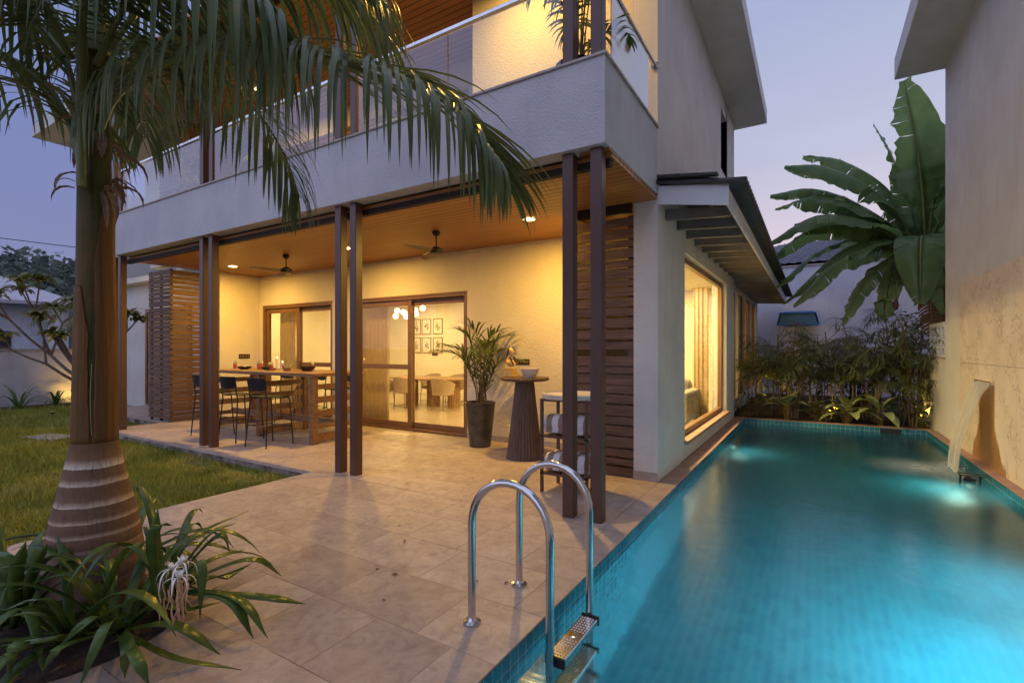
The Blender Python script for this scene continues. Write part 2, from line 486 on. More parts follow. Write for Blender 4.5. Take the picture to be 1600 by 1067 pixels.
def grass_base():
    m, nt, N, L, B = newmat("lawn_ground")
    vec = coords(nt)
    f = noise(nt, vec, 1.2, 6, .65); f2 = noise(nt, vec, 40, 4, .7)
    c = ramp(nt, f, [(.3, (.12, .14, .024)), (.55, (.23, .22, .04)), (.75, (.32, .27, .075))])
    c = mixc(nt, math_(nt, 'MULTIPLY', f2, .6), c, (.05, .055, .012))
    L.new(c, B.inputs["Base Color"]); B.inputs["Roughness"].default_value = .95
    bump(nt, f2, .8, .02, B); return m
LAWN = grass_base()
def grass_blade():
    m, nt, N, L, B = newmat("grass_blade")
    vec = coords(nt)
    f = noise(nt, vec, 1.1, 5, .65); f2 = noise(nt, vec, 30, 2)
    c = ramp(nt, f, [(.3, (.17, .21, .03)), (.52, (.34, .34, .055)), (.70, (.50, .43, .13))])
    c = mixc(nt, math_(nt, 'MULTIPLY', f2, .5), c, (.085, .12, .02))
    L.new(c, B.inputs["Base Color"]); B.inputs["Roughness"].default_value = .7
    B.inputs["Specular IOR Level"].default_value = .2; return m
GRASS = grass_blade()

def trunk_mat():
    m, nt, N, L, B = newmat("ringed_palm_trunk")
    t = N.new("ShaderNodeTexCoord"); sp = N.new("ShaderNodeSeparateXYZ"); L.new(t.outputs["Object"], sp.inputs[0])
    vec = coords(nt)
    wob = noise(nt, coords(nt, (7, 7, 1)), 2.0, 4, .6)
    z = math_(nt, 'MULTIPLY_ADD', wob, .012); L.new(sp.outputs[2], z.node.inputs[2])
    z = math_(nt, 'SUBTRACT', z, .006)
    dark, dk2, pale, base = (.15, .08, .042), (.19, .10, .054), (.50, .37, .25), (.25, .155, .10)
    st = [(0, base), (.392, (.22, .13, .085)), (.398, (.36, .25, .16)), (.413, dark), (.468, dk2), (.471, (.50,.38,.26)), (.494, dark), (.544, dk2), (.546, (.56,.43,.30)), (.572, dk2),
          (.630, dark), (.632, (.60,.47,.34)), (.667, dk2), (.742, dark), (.743, (.64,.52,.39)), (.780, dk2), (.835, dark), (.836, (.70,.59,.46)), (.884, (.22,.115,.055)), (.95, (.15,.08,.035))]
    c = ramp(nt, z, st)
    fib = noise(nt, coords(nt, (45, 45, 2)), 2, 5, .7)
    c = mixc(nt, ramp(nt, fib, [(.4, (0,0,0)), (.75, (.6,.6,.6))]), c, (.06, .035, .022))
    lich = noise(nt, coords(nt, (1, 1, 1.6)), 7, 6, .7)
    c = mixc(nt, ramp(nt, lich, [(.58, (0,0,0)), (.72, (.5,.5,.5))]), c, (.24, .21, .16))
    crk = noise(nt, coords(nt, (30, 30, 1.2)), 1.5, 6, .75, .6)
    c = mixc(nt, ramp(nt, crk, [(.60, (0,0,0)), (.68, (.75,.75,.75))]), c, (.035, .02, .013))
    L.new(c, B.inputs["Base Color"]); B.inputs["Roughness"].default_value = .85
    bump(nt, math_(nt, 'ADD', math_(nt, 'SUBTRACT', fib, crk), noise(nt, coords(nt, (3,3,40)), 2, 3)), .5, .006, B)
    return m
TRUNK = trunk_mat()
def shaft_mat(name, a, b, c3):
    m, nt, N, L, B = newmat(name)
    f = noise(nt, coords(nt, (26, 26, .45)), 1.3, 6, .68, .3); g = noise(nt, coords(nt, (1.2, 1.2, .8)), 3.0, 6, .7)
    c = ramp(nt, f, [(.30, tuple(x*.5 for x in a)), (.48, a), (.66, b)])
    c = mixc(nt, ramp(nt, g, [(.44, (0,0,0)), (.60, (.9,.9,.9))]), c, c3)
    sp = noise(nt, coords(nt, (40, 40, 6)), 1.5, 5, .75)
    c = mixc(nt, ramp(nt, sp, [(.60, (0,0,0)), (.72, (.7,.7,.7))]), c, (.035, .018, .008))
    L.new(c, B.inputs["Base Color"]); B.inputs["Roughness"].default_value = .62
    B.inputs["Specular IOR Level"].default_value = .22
    bump(nt, math_(nt, 'ADD', f, sp), .5, .006, B); return m
SHAFT = shaft_mat("green_crownshaft", (.05, .052, .010), (.085, .085, .016), (.115, .060, .016))
SHEATH = shaft_mat("brown_sheath", (.13, .055, .014), (.20, .09, .024), (.10, .06, .015))
DRYBARK = M("dry_fibre", (.16, .09, .05), (.30, .19, .12), .85, 12, 50, .006, scale=(8, 8, 1))
BARK = M("tree_bark", (.09, .065, .05), (.17, .13, .10), .85, 8, 40, .008)
BANANASTEM = M("banana_stem", (.16, .11, .045), (.26, .20, .08), .6, 5, scale=(6, 6, .8))
CANE = M("palm_cane", (.14, .10, .035), (.24, .17, .06), .5, 8)

def stone_panel():
    m, nt, N, L, B = newmat("veined_stone_cladding")
    vec = coords(nt)
    f = noise(nt, vec, 1.6, 6, .6)
    c = ramp(nt, f, [(.3, (.58, .48, .38)), (.7, (.72, .62, .51))])
    # short dark fossil-like flecks
    v = N.new("ShaderNodeTexNoise"); v.inputs["Scale"].default_value = 8; v.inputs["Detail"].default_value = 3; v.inputs["Roughness"].default_value = .5; v.inputs["Distortion"].default_value = 1.2
    L.new(coords(nt, (1, 1.6, 1.0), (.6, 0, 0)), v.inputs["Vector"])
    fl = ramp(nt, v.outputs[0], [(.462, (0,0,0)), (.495, (.85,.85,.85)), (.528, (0,0,0))])
    big = ramp(nt, noise(nt, vec, 3.0, 3), [(.46, (0,0,0)), (.56, (1,1,1))])
    c = mixc(nt, math_(nt, 'MULTIPLY', fl, big), c, (.17, .10, .055))
    # wet stain under the spout
    t = N.new("ShaderNodeTexCoord"); sp = N.new("ShaderNodeSeparateXYZ"); L.new(t.outputs["Object"], sp.inputs[0])
    wob = math_(nt, 'MULTIPLY', math_(nt, 'SUBTRACT', noise(nt, vec, 3.0, 6, .65), .5), 1.6)
    low = math_(nt, 'MULTIPLY', math_(nt, 'SUBTRACT', .50, sp.outputs[2]), .8, True)    # widens below 0.55 m
    dy = math_(nt, 'ABSOLUTE', math_(nt, 'SUBTRACT', sp.outputs[1], 8.72))
    edge = math_(nt, 'SUBTRACT', math_(nt, 'ADD', .36, math_(nt, 'ADD', low, math_(nt, 'MULTIPLY', wob, math_(nt, 'ADD', low, .03)))), dy)
    wet = math_(nt, 'MULTIPLY', edge, 22, True)
    under = math_(nt, 'MULTIPLY', math_(nt, 'SUBTRACT', 1.04, sp.outputs[2]), 60, True)
    wet = math_(nt, 'MULTIPLY', wet, under)
    c = mixc(nt, wet, c, mixc(nt, 1.0, c, (.58, .36, .15), 'MULTIPLY'))
    L.new(c, B.inputs["Base Color"])
    r = math_(nt, 'MULTIPLY_ADD', wet, -.3); r.node.inputs[2].default_value = .6
    L.new(r, B.inputs["Roughness"])
    bump(nt, v.outputs[0], .06, .001, B)
    return m
STONE = stone_panel()
def fall_mat():
    m, nt, N, L, B = newmat("falling_water"); N.remove(B); out = N["Material Output"]
    f = noise(nt, coords(nt, (2, 24, .6)), 1.6, 5, .65)
    df = N.new("ShaderNodeBsdfDiffuse"); df.inputs[0].default_value = (.82, .82, .80, 1)
    tl = N.new("ShaderNodeBsdfTranslucent"); tl.inputs[0].default_value = (.82, .82, .80, 1)
    gl = N.new("ShaderNodeBsdfGlossy"); gl.inputs["Roughness"].default_value = .25
    tr = N.new("ShaderNodeBsdfTransparent")
    def mix(a, b, f):
        s = N.new("ShaderNodeMixShader")
        if isinstance(f, float): s.inputs[0].default_value = f
        else: L.new(f, s.inputs[0])
        L.new(a.outputs[0], s.inputs[1]); L.new(b.outputs[0], s.inputs[2]); return s
    body = mix(mix(df, tl, .45), gl, .2)
    a = ramp(nt, f, [(.34, (.22,.22,.22)), (.66, (.78,.78,.78))])
    L.new(mix(tr, body, a).outputs[0], out.inputs[0]); return m
FALL = fall_mat()
POT = M("glazed_dark_pot", (.018, .017, .016), (.085, .075, .06), .35, 7, 30, .004, rvar=.3)
MARBLE = M("marble", (.50, .44, .38), (.68, .62, .56), .3, 7)
def striped_towel():
    m, nt, N, L, B = newmat("striped_towel")
    t = N.new("ShaderNodeTexCoord"); sp = N.new("ShaderNodeSeparateXYZ"); L.new(t.outputs["Object"], sp.inputs[0])
    s = math_(nt, 'FRACT', math_(nt, 'MULTIPLY', sp.outputs[0], 7.2))
    c = ramp(nt, s, [(0, (.62, .60, .60)), (.5, (.62, .60, .60)), (.51, (.27, .20, .16)), (.99, (.27, .20, .16))])
    L.new(c, B.inputs["Base Color"]); B.inputs["Roughness"].default_value = .95
    B.inputs["Specular IOR Level"].default_value = .1
    bump(nt, noise(nt, coords(nt), 220, 3), .8, .004, B); return m
TOWEL = striped_towel()
DRINK = M("pink_drink", (.60, .09, .06), (.72, .16, .11), .25, 20)
LIME = M("lime_slice", (.55, .60, .15), (.70, .70, .32), .5, 40)
BOWLDARK = M("dark_bowl", (.02, .015, .012), (.05, .035, .025), .4, 10)
WAX = M("candle_wax", (.72, .64, .50), None, .5)
CURTAIN = leafmat("sheer_curtain", (.50, .38, .24), (.58, .45, .30), .8, .45, 3)
CHAIRFAB = M("tan_upholstery", (.33, .24, .16), (.40, .30, .21), .85, 20, 150, .001)
SOFAFAB = M("grey_sofa_fabric", (.22, .20, .18), (.28, .26, .23), .9, 20, 150, .001)
FLOORIN = M("interior_floor_tile", (.42, .34, .24), (.50, .41, .30), .22, 2)
PICFRAME = M("thin_wood_frame", (.28, .17, .08), None, .4)
PAPER = M("picture_paper", (.72, .66, .54), None, .7)
INK = M("botanical_ink", (.07, .06, .05), (.30, .22, .10), .8, 25)
HILL = M("wooded_hill_ground", (.03, .042, .03), (.05, .065, .045), .95, .2)
ROOFTILE = M("grey_roof_tile", (.10, .10, .125), (.17, .17, .20), .6, 6)
NBRROOF = M("pale_roof", (.36, .34, .38), (.44, .42, .46), .7, 3)
BLUEPL = M("blue_floodlight", (.012, .10, .26), (.02, .14, .33), .35, 6)
BIRD = M("yellow_resin", (.55, .30, .05), (.65, .42, .12), .4, 12)
WINGDARK = M("dark_resin", (.06, .045, .04), None, .45)
FANBLADE = M("fan_blade", (.10, .055, .03), (.14, .08, .05), .4, 6)

# ================================================================== GROUND, DECK, POOL
PX0, PX1, PY0, PY1, WZ = -1.285, 1.80, .6, 11.85, -.11      # pool
b = MB()
b.box(-5.25, PX0-.005, .6, 3.898, -.4, 0)           # walk beside the pool
b.box(-5.25, 9, -6, .59, -.4, 0)                    # walk at the near end
b.box(-5.25, -1.50, 3.902, 6.75, -.4, 0)
b.box(-1.496, PX0-.005, 3.902, 5.60, -.4, 0)
struct(b, "deck_paving", PAVING)
b = MB()
b.box(-11.42, -5.254, 3.87, 6.75, -.045, 0)         # thin slab, a small nose over its stained riser
b.box(-15.5, -11.424, 5.0, 6.3, -.06, -.012)
struct(b, "porch_paving", PAVING)
b = MB(); b.box(-11.38, -5.256, 3.90, 6.7, -.4, -.046); b.box(-15.4, -11.43, 5.04, 6.25, -.4, -.062)
b.box(-5.258, -5.2505, -6, 3.89, -.4, -.02)
struct(b, "porch_step", CONCRETE)
b = MB()
b.box(-1.4995, PX0-.004, 5.604, 12.1, -.3, -.004)
b.box(PX0-.004, 1.925, PY1+.005, 12.1, -.3, -.006)
b.box(PX1+.005, 1.9495, .6, PY1+.005, -.3, -.006)
struct(b, "pool_coping", TERRA, bevel=.012)
b = MB()   # basin: five inward faces
z0, z1 = -1.45, -.008
b.add([(PX0,PY0,z0),(PX1,PY0,z0),(PX1,PY1,z0),(PX0,PY1,z0),(PX0,PY0,z1),(PX1,PY0,z1),(PX1,PY1,z1),(PX0,PY1,z1)],
      [(0,1,2,3),(0,4,5,1),(1,5,6,2),(2,6,7,3),(3,7,4,0)])
struct(b, "pool_basin", POOLTILE)
b = MB()
b.add([(PX0+.001,PY0+.001,WZ),(PX1-.001,PY0+.001,WZ),(PX1-.001,PY1-.001,WZ),(PX0+.001,PY1-.001,WZ)], [(0,1,2,3)])
struct(b, "pool_water", WATER)
# skimmer mouth in the far wall
b = MB(); b.box(1.10, 1.42, PY1-.008, PY1-.001, -.115, -.02)
tag(b.build("skimmer_mouth", DARKMETAL), "dark skimmer slot in the far pool wall", "skimmer")
POOLLENS = emit("pool_lens", (.55, 1, .85), .5)
def pool_lamp(loc, rz, power, label):
    t = thing("pool_light", label, "pool light", loc)
    b = MB(); b.lathe((0,0,0), [(.10, 0), (.10, .02), (.085, .03)], 24)
    o = b.build("lens", POOLLENS, t, local=True)
    o.rotation_euler = (0, PI/2*(1 if rz == 0 else -1), 0)
    l = lamp("pool_lamp", 'AREA', loc, power, (.50, .92, 1.0) if loc[1] < 6 else (.62, 1.0, .78), t, shape='DISK', size=.22 if loc[1] < 6 else .6)
    l.location = (.04 if rz == 0 else -.04, 0, 0)
    l.rotation_euler = (0, R(-48) if rz == 0 else R(48), 0); l.data.spread = R(150)
    return t
pool_lamp((PX1, 8.9, -1.15), 1, 11, "round underwater light on the wall below the falling water")
pool_lamp((PX1, 4.2, -.80), 1, 150, "round underwater light nearer the ladder")
pool_lamp((PX1, 5.9, -.75), 1, 20, "unseen round underwater light added to brighten the middle of the pool")  # out of view, added to light mid pool and the wall opposite
pool_lamp((PX1, 1.9, -.80), 1, 22, "round underwater light opposite the pool ladder")
pool_lamp((PX0, 10.0, -1.15), 0, 5, "round underwater light below the big side window")

b = MB()
b.box(-19.6, -5.259, -14, 3.895, -.5, -.16)
b.box(-19.6, -15.402, 3.899, 26, -.5, -.16); b.box(-15.398, -11.40, 3.899, 5.03, -.5, -.16)
struct(b, "lawn", LAWN)
b = MB()
b.box(-400, -19.9, -300, 400, -.8, -.3); b.box(-19.9, 400, 20, 400, -.8, -.3); b.box(-19.9, 400, -300, -14.1, -.8, -.3); b.box(9.1, 400, -14, 19.9, -.8, -.3); b.box(-60, 60, -60, 60, -2.0, -1.6)
struct(b, "ground", HILL)
b = MB(); b.box(-1.62, 4.6, 12.104, 19.3, -.4, -.03); struct(b, "planting_bed", SOIL)
b = MB()
b.lathe((-3.42, 1.02, 0), [(.54, -.02), (.52, .008), (.42, .016), (.01, .02)], 40)
struct(b, "palm_bed", SOIL)
b = MB(); b.box(-19.6, -18.7, -8, 14, -.2, -.12); struct(b, "wall_bed", SOIL)

# grass blades
def grass():
    rnd = random.Random(5)
    vs, fs = [], []
    n = 0
    def blade(x, y, s):
        nonlocal n
        a = rnd.uniform(0, 2*PI); h = rnd.uniform(.022, .05)*s; w = rnd.uniform(.0022, .004)*s
        dx, dy = math.cos(a)*w, math.sin(a)*w; lx, ly = rnd.gauss(0, .016)*s, rnd.gauss(0, .016)*s
        vs.extend([(x-dx, y-dy, -.161), (x+dx, y+dy, -.161), (x+lx, y+ly, -.16+h)])
        fs.append((n, n+1, n+2)); n += 3
    from mathutils import noise as mn
    for i in range(150000):
        x = -5.265 - 14*rnd.random()**1.7; y = rnd.uniform(.2, 3.89)
        d = math.hypot(x, y); q = mn.noise(V((x*.9, y*.9, 0))) + .5*mn.noise(V((x*3.1, y*3.1, 4)))
        if q > .28 and rnd.random() < .75: continue         # worn, thin patches
        blade(x, y, (.8 + d/9)*(1 - .45*q) * (1.5 if rnd.random() < .03 else 1))
    for i in range(26000):
        x = rnd.uniform(-19.0, -11.45); y = rnd.uniform(3.9, 9)
        if x > -15.5 and y > 5.0: continue
        blade(x, y, 2.2)
    for i in range(1500):   # longer fringe along the riser
        x = rnd.uniform(-11.4, -5.3); y = 3.89 - abs(rnd.gauss(0, .05)); blade(x, y, 1.9)
    me = bpy.data.meshes.new("grass"); me.from_pydata(vs, [], fs); me.materials.append(GRASS)
    o = bpy.data.objects.new("grass", me); COL.objects.link(o)
    tag(o, "short mown yellowish green lawn grass", "grass", kind="stuff")
grass()
def fallen():
    rnd = random.Random(12); b = MB()
    for k in range(70):
        x, y = rnd.uniform(-13, -5.4), rnd.uniform(1, 3.8); a = rnd.uniform(0, 6.28)
        leaf_iter_flat(b, x, y, a, rnd.uniform(.05, .11), rnd.uniform(.012, .025), rnd)
    tag(b.build("fallen_leaves", M("dead_leaf", (.16, .09, .035), (.26, .17, .07), .8, 10)), "scattered dead brown leaves on the lawn", "fallen leaves", kind="stuff")
def leaf_iter_flat(b, x, y, a, L, w, rnd):
    z = -.125 + rnd.uniform(0, .012); ca, sa = math.cos(a), math.sin(a)
    b.add([(x, y, z), (x+ca*L*.5-sa*w, y+sa*L*.5+ca*w, z+.012), (x+ca*L, y+sa*L, z+.004), (x+ca*L*.5+sa*w, y+sa*L*.5-ca*w, z+.008)], [(0,3,2,1)])
fallen()
rnd = random.Random(15); b = MB()
for k in range(16):
    x, y = rnd.uniform(-5, -1.5), rnd.uniform(1.2, 5.3); a = rnd.uniform(0, 6.28); n0 = len(b.v); leaf_iter_flat(b, x, y, a, rnd.uniform(.03, .07), rnd.uniform(.005, .012), rnd)
    for i in range(n0, len(b.v)): v = b.v[i]; b.v[i] = (v[0], v[1], v[2] + .1275 - (v[2]+.125)*.4)
tag(b.build("leaf_scraps", M("dry_scrap", (.10, .055, .03), (.18, .10, .05), .8, 10)), "small dry leaf scraps lying on the stone paving", "leaf scraps", kind="stuff")
def slab(x, y, sx, sy, rz, label):
    b = MB(); b.obox((0, 0, 0), (sx, sy, .05), (0, 0, rz))
    o = b.build("stepping_stone", SILL, bevel=.008); o.location = (x, y, -.125); tag(o, label, "stepping stone")
slab(-12.0, 3.3, .9, .45, .2, "pale flat stepping stone set in the lawn behind the palm trunk")
slab(-17.6, 5.6, .9, .4, .1, "pale flat stone at the far edge of the lawn")

# ================================================================== VILLA
villa = thing("villa", "two storey white villa with wooden porch ceiling and glass railed balcony", "house", (-6.3, 6.75, 0))
def vp(mb, name, m, **k): return mb.build(name, m, villa, **k)
XL, XR = -11.1, -1.5
ZC = 3.19     # porch ceiling
# back wall of the porch with its two door openings
D2 = (-10.95, -8.50, 2.49); D1 = (-7.85, -5.03, 2.48)
b = MB()
b.box(-11.1, D2[0], 6.75, 6.95, 0, ZC); b.box(D2[1], D1[0], 6.75, 6.95, 0, ZC); b.box(D1[1], -1.78, 6.75, 6.95, 0, ZC)
b.box(D2[0], D2[1], 6.75, 6.95, D2[2], ZC); b.box(D1[0], D1[1], 6.75, 6.95, D1[2], ZC)
b.box(-11.25, -11.102, 5.86, 6.95, 0, ZC)
vp(b, "porch_wall", PORCHWALL)
b = MB(); b.box(D1[1]+.01, -2.66, 6.735, 6.749, .0, .085); vp(b, "skirting", SILL)
# corner pier and side wall towards the pool
SW = (6.97, 10.75, .26, 2.83)   # side window y0 y1 z0 z1
b = MB()
b.box(-1.777, -1.5, 5.60, SW[0], .0, 6.45)
b.box(-1.777, -1.5, SW[1], 11.87, .0, 6.45)
b.box(-1.777, -1.5, SW[0], SW[1], 0, SW[2])
b.box(-1.777, -1.5, SW[0], SW[1], SW[3], 4.95)
UW = (10.05, 10.85, 4.95, 6.1)
b.box(-1.777, -1.5, SW[0], UW[0], 4.95, 6.45); b.box(-1.777, -1.5, UW[0], UW[1], UW[3], 6.45)
b.box(-1.777, -1.5, UW[1], SW[1], 4.95, 6.45)
vp(b, "side_wall", WALL)
b = MB(); b.box(-1.779, -1.498, 5.592, 5.5985, 0, .105); vp(b, "pier_skirting", SILL)
b = MB(); b.box(-1.60, -1.5, SW[0]-.0, SW[1], .235, .262); b.box(-1.499, -1.44, SW[0]-.05, SW[1]+.05, .215, .262); vp(b, "window_sill", TERRA, bevel=.006)
# side window
b = MB()
y0, y1, zz0, zz1 = SW[0]+.002, SW[1]-.002, SW[2]+.004, SW[3]-.002
fx0, fx1 = -1.66, -1.58
b.box(fx0, fx1, y0, y0+.07, zz0, zz1); b.box(fx0, fx1, y1-.07, y1, zz0, zz1)
b.box(fx0, fx1, y0+.07, y1-.07, zz0, zz0+.08); b.box(fx0, fx1, y0+.07, y1-.07, zz1-.08, zz1)
win = vp(b, "side_window", DOORBROWN, bevel=.004)
b = MB(); b.box(-1.625, -1.615, y0+.07, y1-.07, zz0+.08, zz1-.08); b.build("pane", GLASS, win)
# small upper window
b = MB(); b.box(-1.70, -1.62, UW[0], UW[0]+.06, UW[2], UW[3]); b.box(-1.70, -1.62, UW[1]-.06, UW[1], UW[2], UW[3])
b.box(-1.70, -1.62, UW[0]+.06, UW[1]-.06, UW[2], UW[2]+.06); b.box(-1.70, -1.62, UW[0]+.06, UW[1]-.06, UW[3]-.06, UW[3]); b.box(-1.70, -1.62, UW[0]+.06, UW[1]-.06, 5.5, 5.55)
uw = vp(b, "upper_window", DARKMETAL)
b = MB(); b.box(-1.67, -1.66, UW[0]+.06, UW[1]-.06, UW[2]+.06, UW[3]-.06); b.build("pane", M("dark_pane", (.02, .022, .03), None, .06), uw)
# balcony parapet, sill, porch ceiling
b = MB()
b.box(XL, XR, 3.95, 4.15, 3.25, 3.99)
b.box(XR-.2, XR, 4.15, 5.598, 3.25, 3.99); b.box(XL, XL+.2, 4.15, 6.74, 3.25, 3.99)
vp(b, "parapet", STUCCO)
b = MB(); b.box(XL-.02, XR+.02, 3.93, 4.17, 3.992, 4.017); b.box(XR-.22, XR+.02, 4.17, 5.597, 3.992, 4.017); b.box(XL-.02, XL+.22, 4.17, 6.7, 3.992, 4.017)
vp(b, "parapet_sill", SILL, bevel=.005)
b = MB(); b.box(XL+.2, XR-.2, 4.152, 6.7, 3.44, 3.6); vp(b, "balcony_floor", FLOORIN)
b = MB(); b.box(-11.25, XR-.01, 4.152, 6.749, 3.192, 3.23); b.box(XR-.28, XR-.004, 4.06, 5.59, 3.2301, 3.248)
vp(b, "porch_ceiling", CEILWOOD)
b = MB(); b.box(-11.15, -1.53, 4.152, 4.22, 3.125, 3.19); vp(b, "ceiling_beam", BEAM)
b = MB(); b.box(-2.60, -1.79, 5.55, 5.60, 3.08, 3.19); vp(b, "screen_header", BEAM)
# paired steel posts, both storeys
for xr in (-1.552, -4.625, -7.81, -11.0):
    for dx in (0, -.268):
        x1 = xr + dx
        b = MB(); b.box(x1-.105, x1, 4.005, 4.11, 0, 3.247); vp(b, "post", STEEL_BROWN, bevel=.006)
        b = MB(); b.box(x1-.105, x1, 4.01, 4.115, 4.018, 6.38); vp(b, "post", STEEL_BROWN, bevel=.006)
# balcony glass railing
def rail_panel(x0, x1):
    b = MB(); b.box(x0, x1, 4.03, 4.042, 4.03, 4.80); vp(b, "railing_glass", RAILGLASS)
for a, c in ((-10.98, -8.21), (-7.79, -6.42), (-6.405, -5.03), (-4.60, -3.26), (-3.245, -1.95)):
    rail_panel(a, c)
b = MB(); b.box(-1.532, -1.52, 4.17, 5.30, 4.03, 4.66); vp(b, "railing_glass", thin_glass("frosted_railing_glass", (.55, .60, .66), .18, 2.2, 2.2))
b = MB()
for a, c in ((-10.99, -8.20), (-7.80, -5.02), (-4.61, -1.94)):
    b.box(a, c, 4.01, 4.062, 4.80, 4.845)
vp(b, "handrail", CHROME, bevel=.006)
b = MB(); b.tube([(-1.526, 4.13, 4.70), (-1.526, 5.42, 4.70), (-1.526, 5.595, 4.70)], .024, 12); b.tube([(-1.526, 5.575, 4.70), (-1.526, 5.598, 4.70)], .045, 16); vp(b, "handrail", CHROME, smooth=True)
# upper storey: ceiling, back wall, doors
b = MB(); b.box(-12.3, -1.51, 3.70, 6.749, 6.40, 6.44); vp(b, "balcony_ceiling", CEILWOOD)
b = MB(); b.box(-11.15, -1.53, 4.03, 4.12, 6.28, 6.399); vp(b, "balcony_beam", BEAM)
b = MB()
b.box(-5.0, -1.78, 6.75, 6.95, 3.44, 6.40); b.box(-10.9, -5.0, 6.75, 6.95, 6.0, 6.40); b.box(-15, -10.9, 6.75, 6.95, 3.2, 6.45)
b.box(-4.08, -1.78, 5.602, 6.74, 3.605, 6.395)
vp(b, "balcony_wall", PORCHWALL)
for i, (a, c) in enumerate(((-10.9, -9.45), (-9.45, -7.95), (-7.95, -6.5), (-6.5, -5.0))):
    b = MB(); y = 6.80 + .05*(i % 2)
    b.box(a+.002, a+.08, y, y+.045, 3.62, 5.998); b.box(c-.08, c-.002, y, y+.045, 3.62, 5.998); b.box(a+.08, c-.08, y, y+.045, 3.62, 3.72); b.box(a+.08, c-.08, y, y+.045, 5.9, 5.998)
    d = vp(b, "balcony_door", DOORBROWN, bevel=.004)
    b = MB(); b.box(a+.08, c-.08, y+.018, y+.028, 3.72, 5.9); b.build("pane", DOORGLASS, d)
b = MB(); b.box(-10.9, -5.0, 8.6, 8.7, 3.4, 6.45); b.box(-11.05, -10.9, 6.96, 8.7, 3.4, 6.45); b.box(-5.0, -4.85, 6.96, 8.7, 3.4, 6.45); vp(b, "bedroom_wall", INWALL)
b = MB(); b.box(-11, -4.9, 6.96, 8.6, 3.3, 3.44); vp(b, "bedroom_floor", FLOORIN)
# main roof: slab with deep eaves
b = MB()
b.box(-15.6, -.87, 3.95, 12.15, 6.46, 6.74)
vp(b, "roof_eave", WALL, bevel=.01)
b = MB(); b.add([(-15.6,3.95,6.742),(-.87,3.95,6.742),(-.87,12.15,6.742),(-15.6,12.15,6.742),(-11.5,7.8,8.4),(-4.8,7.8,8.4)],
                [(0,1,5,4),(1,2,5),(2,3,4,5),(3,0,4)]); vp(b, "roof", ROOFTILE)
# left wing behind the slatted shaft
b = MB()
b.box(-18.9, -12.25, 6.3, 6.5, -.15, 3.3); b.box(-13.6, -11.15, 5.55, 5.75, 3.45, 4.25)
b.box(-18.9, -11.15, 6.0, 6.3, 3.3, 3.44); b.box(-15.0, -12.3, 6.0, 6.2, 4.3, 6.45)
b.box(-18.9, -18.7, 6.5, 12, -.15, 6.45); b.box(-16.0, -1.9, 12.75, 12.9, 0, 6.45)
vp(b, "wing_wall", WALL)
b = MB(); b.box(-15.6, -15.5, 6.24, 6.298, 0, 2.6); b.box(-13.3, -13.2, 6.24, 6.298, 0, 2.6); b.box(-15.5, -13.3, 6.24, 6.298, 2.5, 2.6); b.box(-15.5, -13.3, 6.24, 6.298, 0, .06)
wd = vp(b, "wing_door", DOORBROWN)
b = MB()
for i in range(22): b.tube([(-15.45+i*.1, 6.285, .07), (-15.45+i*.1, 6.285, 2.48)], .028, 6)
b.build("curtain", CURTAIN, wd)
# slatted timber screens
def slats_x(b, x0, x1, y, z0, z1, rnd, th=.022):
    z = z0
    while z < z1 - .03:
        h = rnd.choice((.055, .075, .10, .12, .09)); h = min(h, z1 - z)
        b.obox(((x0+x1)/2, y + rnd.gauss(0, .003), z + h/2), (x1-x0, th, h), (rnd.gauss(0, .015), 0, rnd.gauss(0, .001)))
        z += h + rnd.uniform(.012, .026)
def slats_y(b, x, y0, y1, z0, z1, rnd, th=.022):
    z = z0
    while z < z1 - .03:
        h = rnd.choice((.055, .075, .10, .12, .09)); h = min(h, z1 - z)
        b.obox((x, (y0+y1)/2, z + h/2), (th, y1-y0, h), (0, rnd.gauss(0, .01), 0))
        z += h + rnd.uniform(.012, .024)
scr = thing("slatted_screen", "dark slatted timber screen beside the white corner pier", "screen", (-2.2, 5.62, 0), group="slatted timber screens")
rnd = random.Random(3)
b = MB(); z = .01
while z < 3.06:                       # rough boards, wavy edges, one gap wider
    h = rnd.choice((.075, .10, .12, .09, .11)); h = min(h, 3.07 - z)
    n = 9; x0, x1 = -2.63, -1.782; n0 = len(b.v)
    y = 5.63 + rnd.gauss(0, .002)
    for i in range(n+1):
        x = x0 + (x1-x0)*i/n
        w0, w1 = rnd.gauss(0, .0014), rnd.gauss(0, .0014)
        b.v.extend([(x, y-.012, z+w0), (x, y-.012, z+h+w1), (x, y+.014, z+h+w1), (x, y+.014, z+w0)])
    for i in range(n):
        a = n0+4*i
        for k in range(4): b.f.append((a+k, a+4+k, a+4+(k+1) % 4, a+(k+1) % 4))
    b.f.append((n0, n0+1, n0+2, n0+3)); b.f.append((n0+4*n+3, n0+4*n+2, n0+4*n+1, n0+4*n))
    z += h + (.085 if 1.30 < z < 1.42 else rnd.uniform(.012, .03))
b.build("slats", SLATWOOD, scr)
b = MB(); b.box(-2.60, -2.54, 5.66, 5.70, 0, 3.07); b.box(-1.86, -1.80, 5.66, 5.70, 0, 3.07); b.box(-2.22, -2.17, 5.66, 5.70, 0, 3.07); b.build("batten", SLATWOOD, scr)
b = MB(); b.box(-2.66, -2.60, 5.72, 6.745, 0, 3.18); vp(b, "shaft_wall", PORCHWALL)
scr2 = thing("slatted_screen", "brown slatted timber box screening the shaft by the bar table", "screen", (-11.7, 5.4, 0), group="slatted timber screens")
rnd = random.Random(8)
b = MB(); slats_x(b, -12.2, -11.275, 4.96, .06, 3.17, rnd); b.build("front_slats", SLATWOOD, scr2)
b = MB(); slats_y(b, -11.262, 4.95, 5.858, .02, 3.17, rnd); b.build("side_slats", SLATWOODY, scr2)
b = MB()
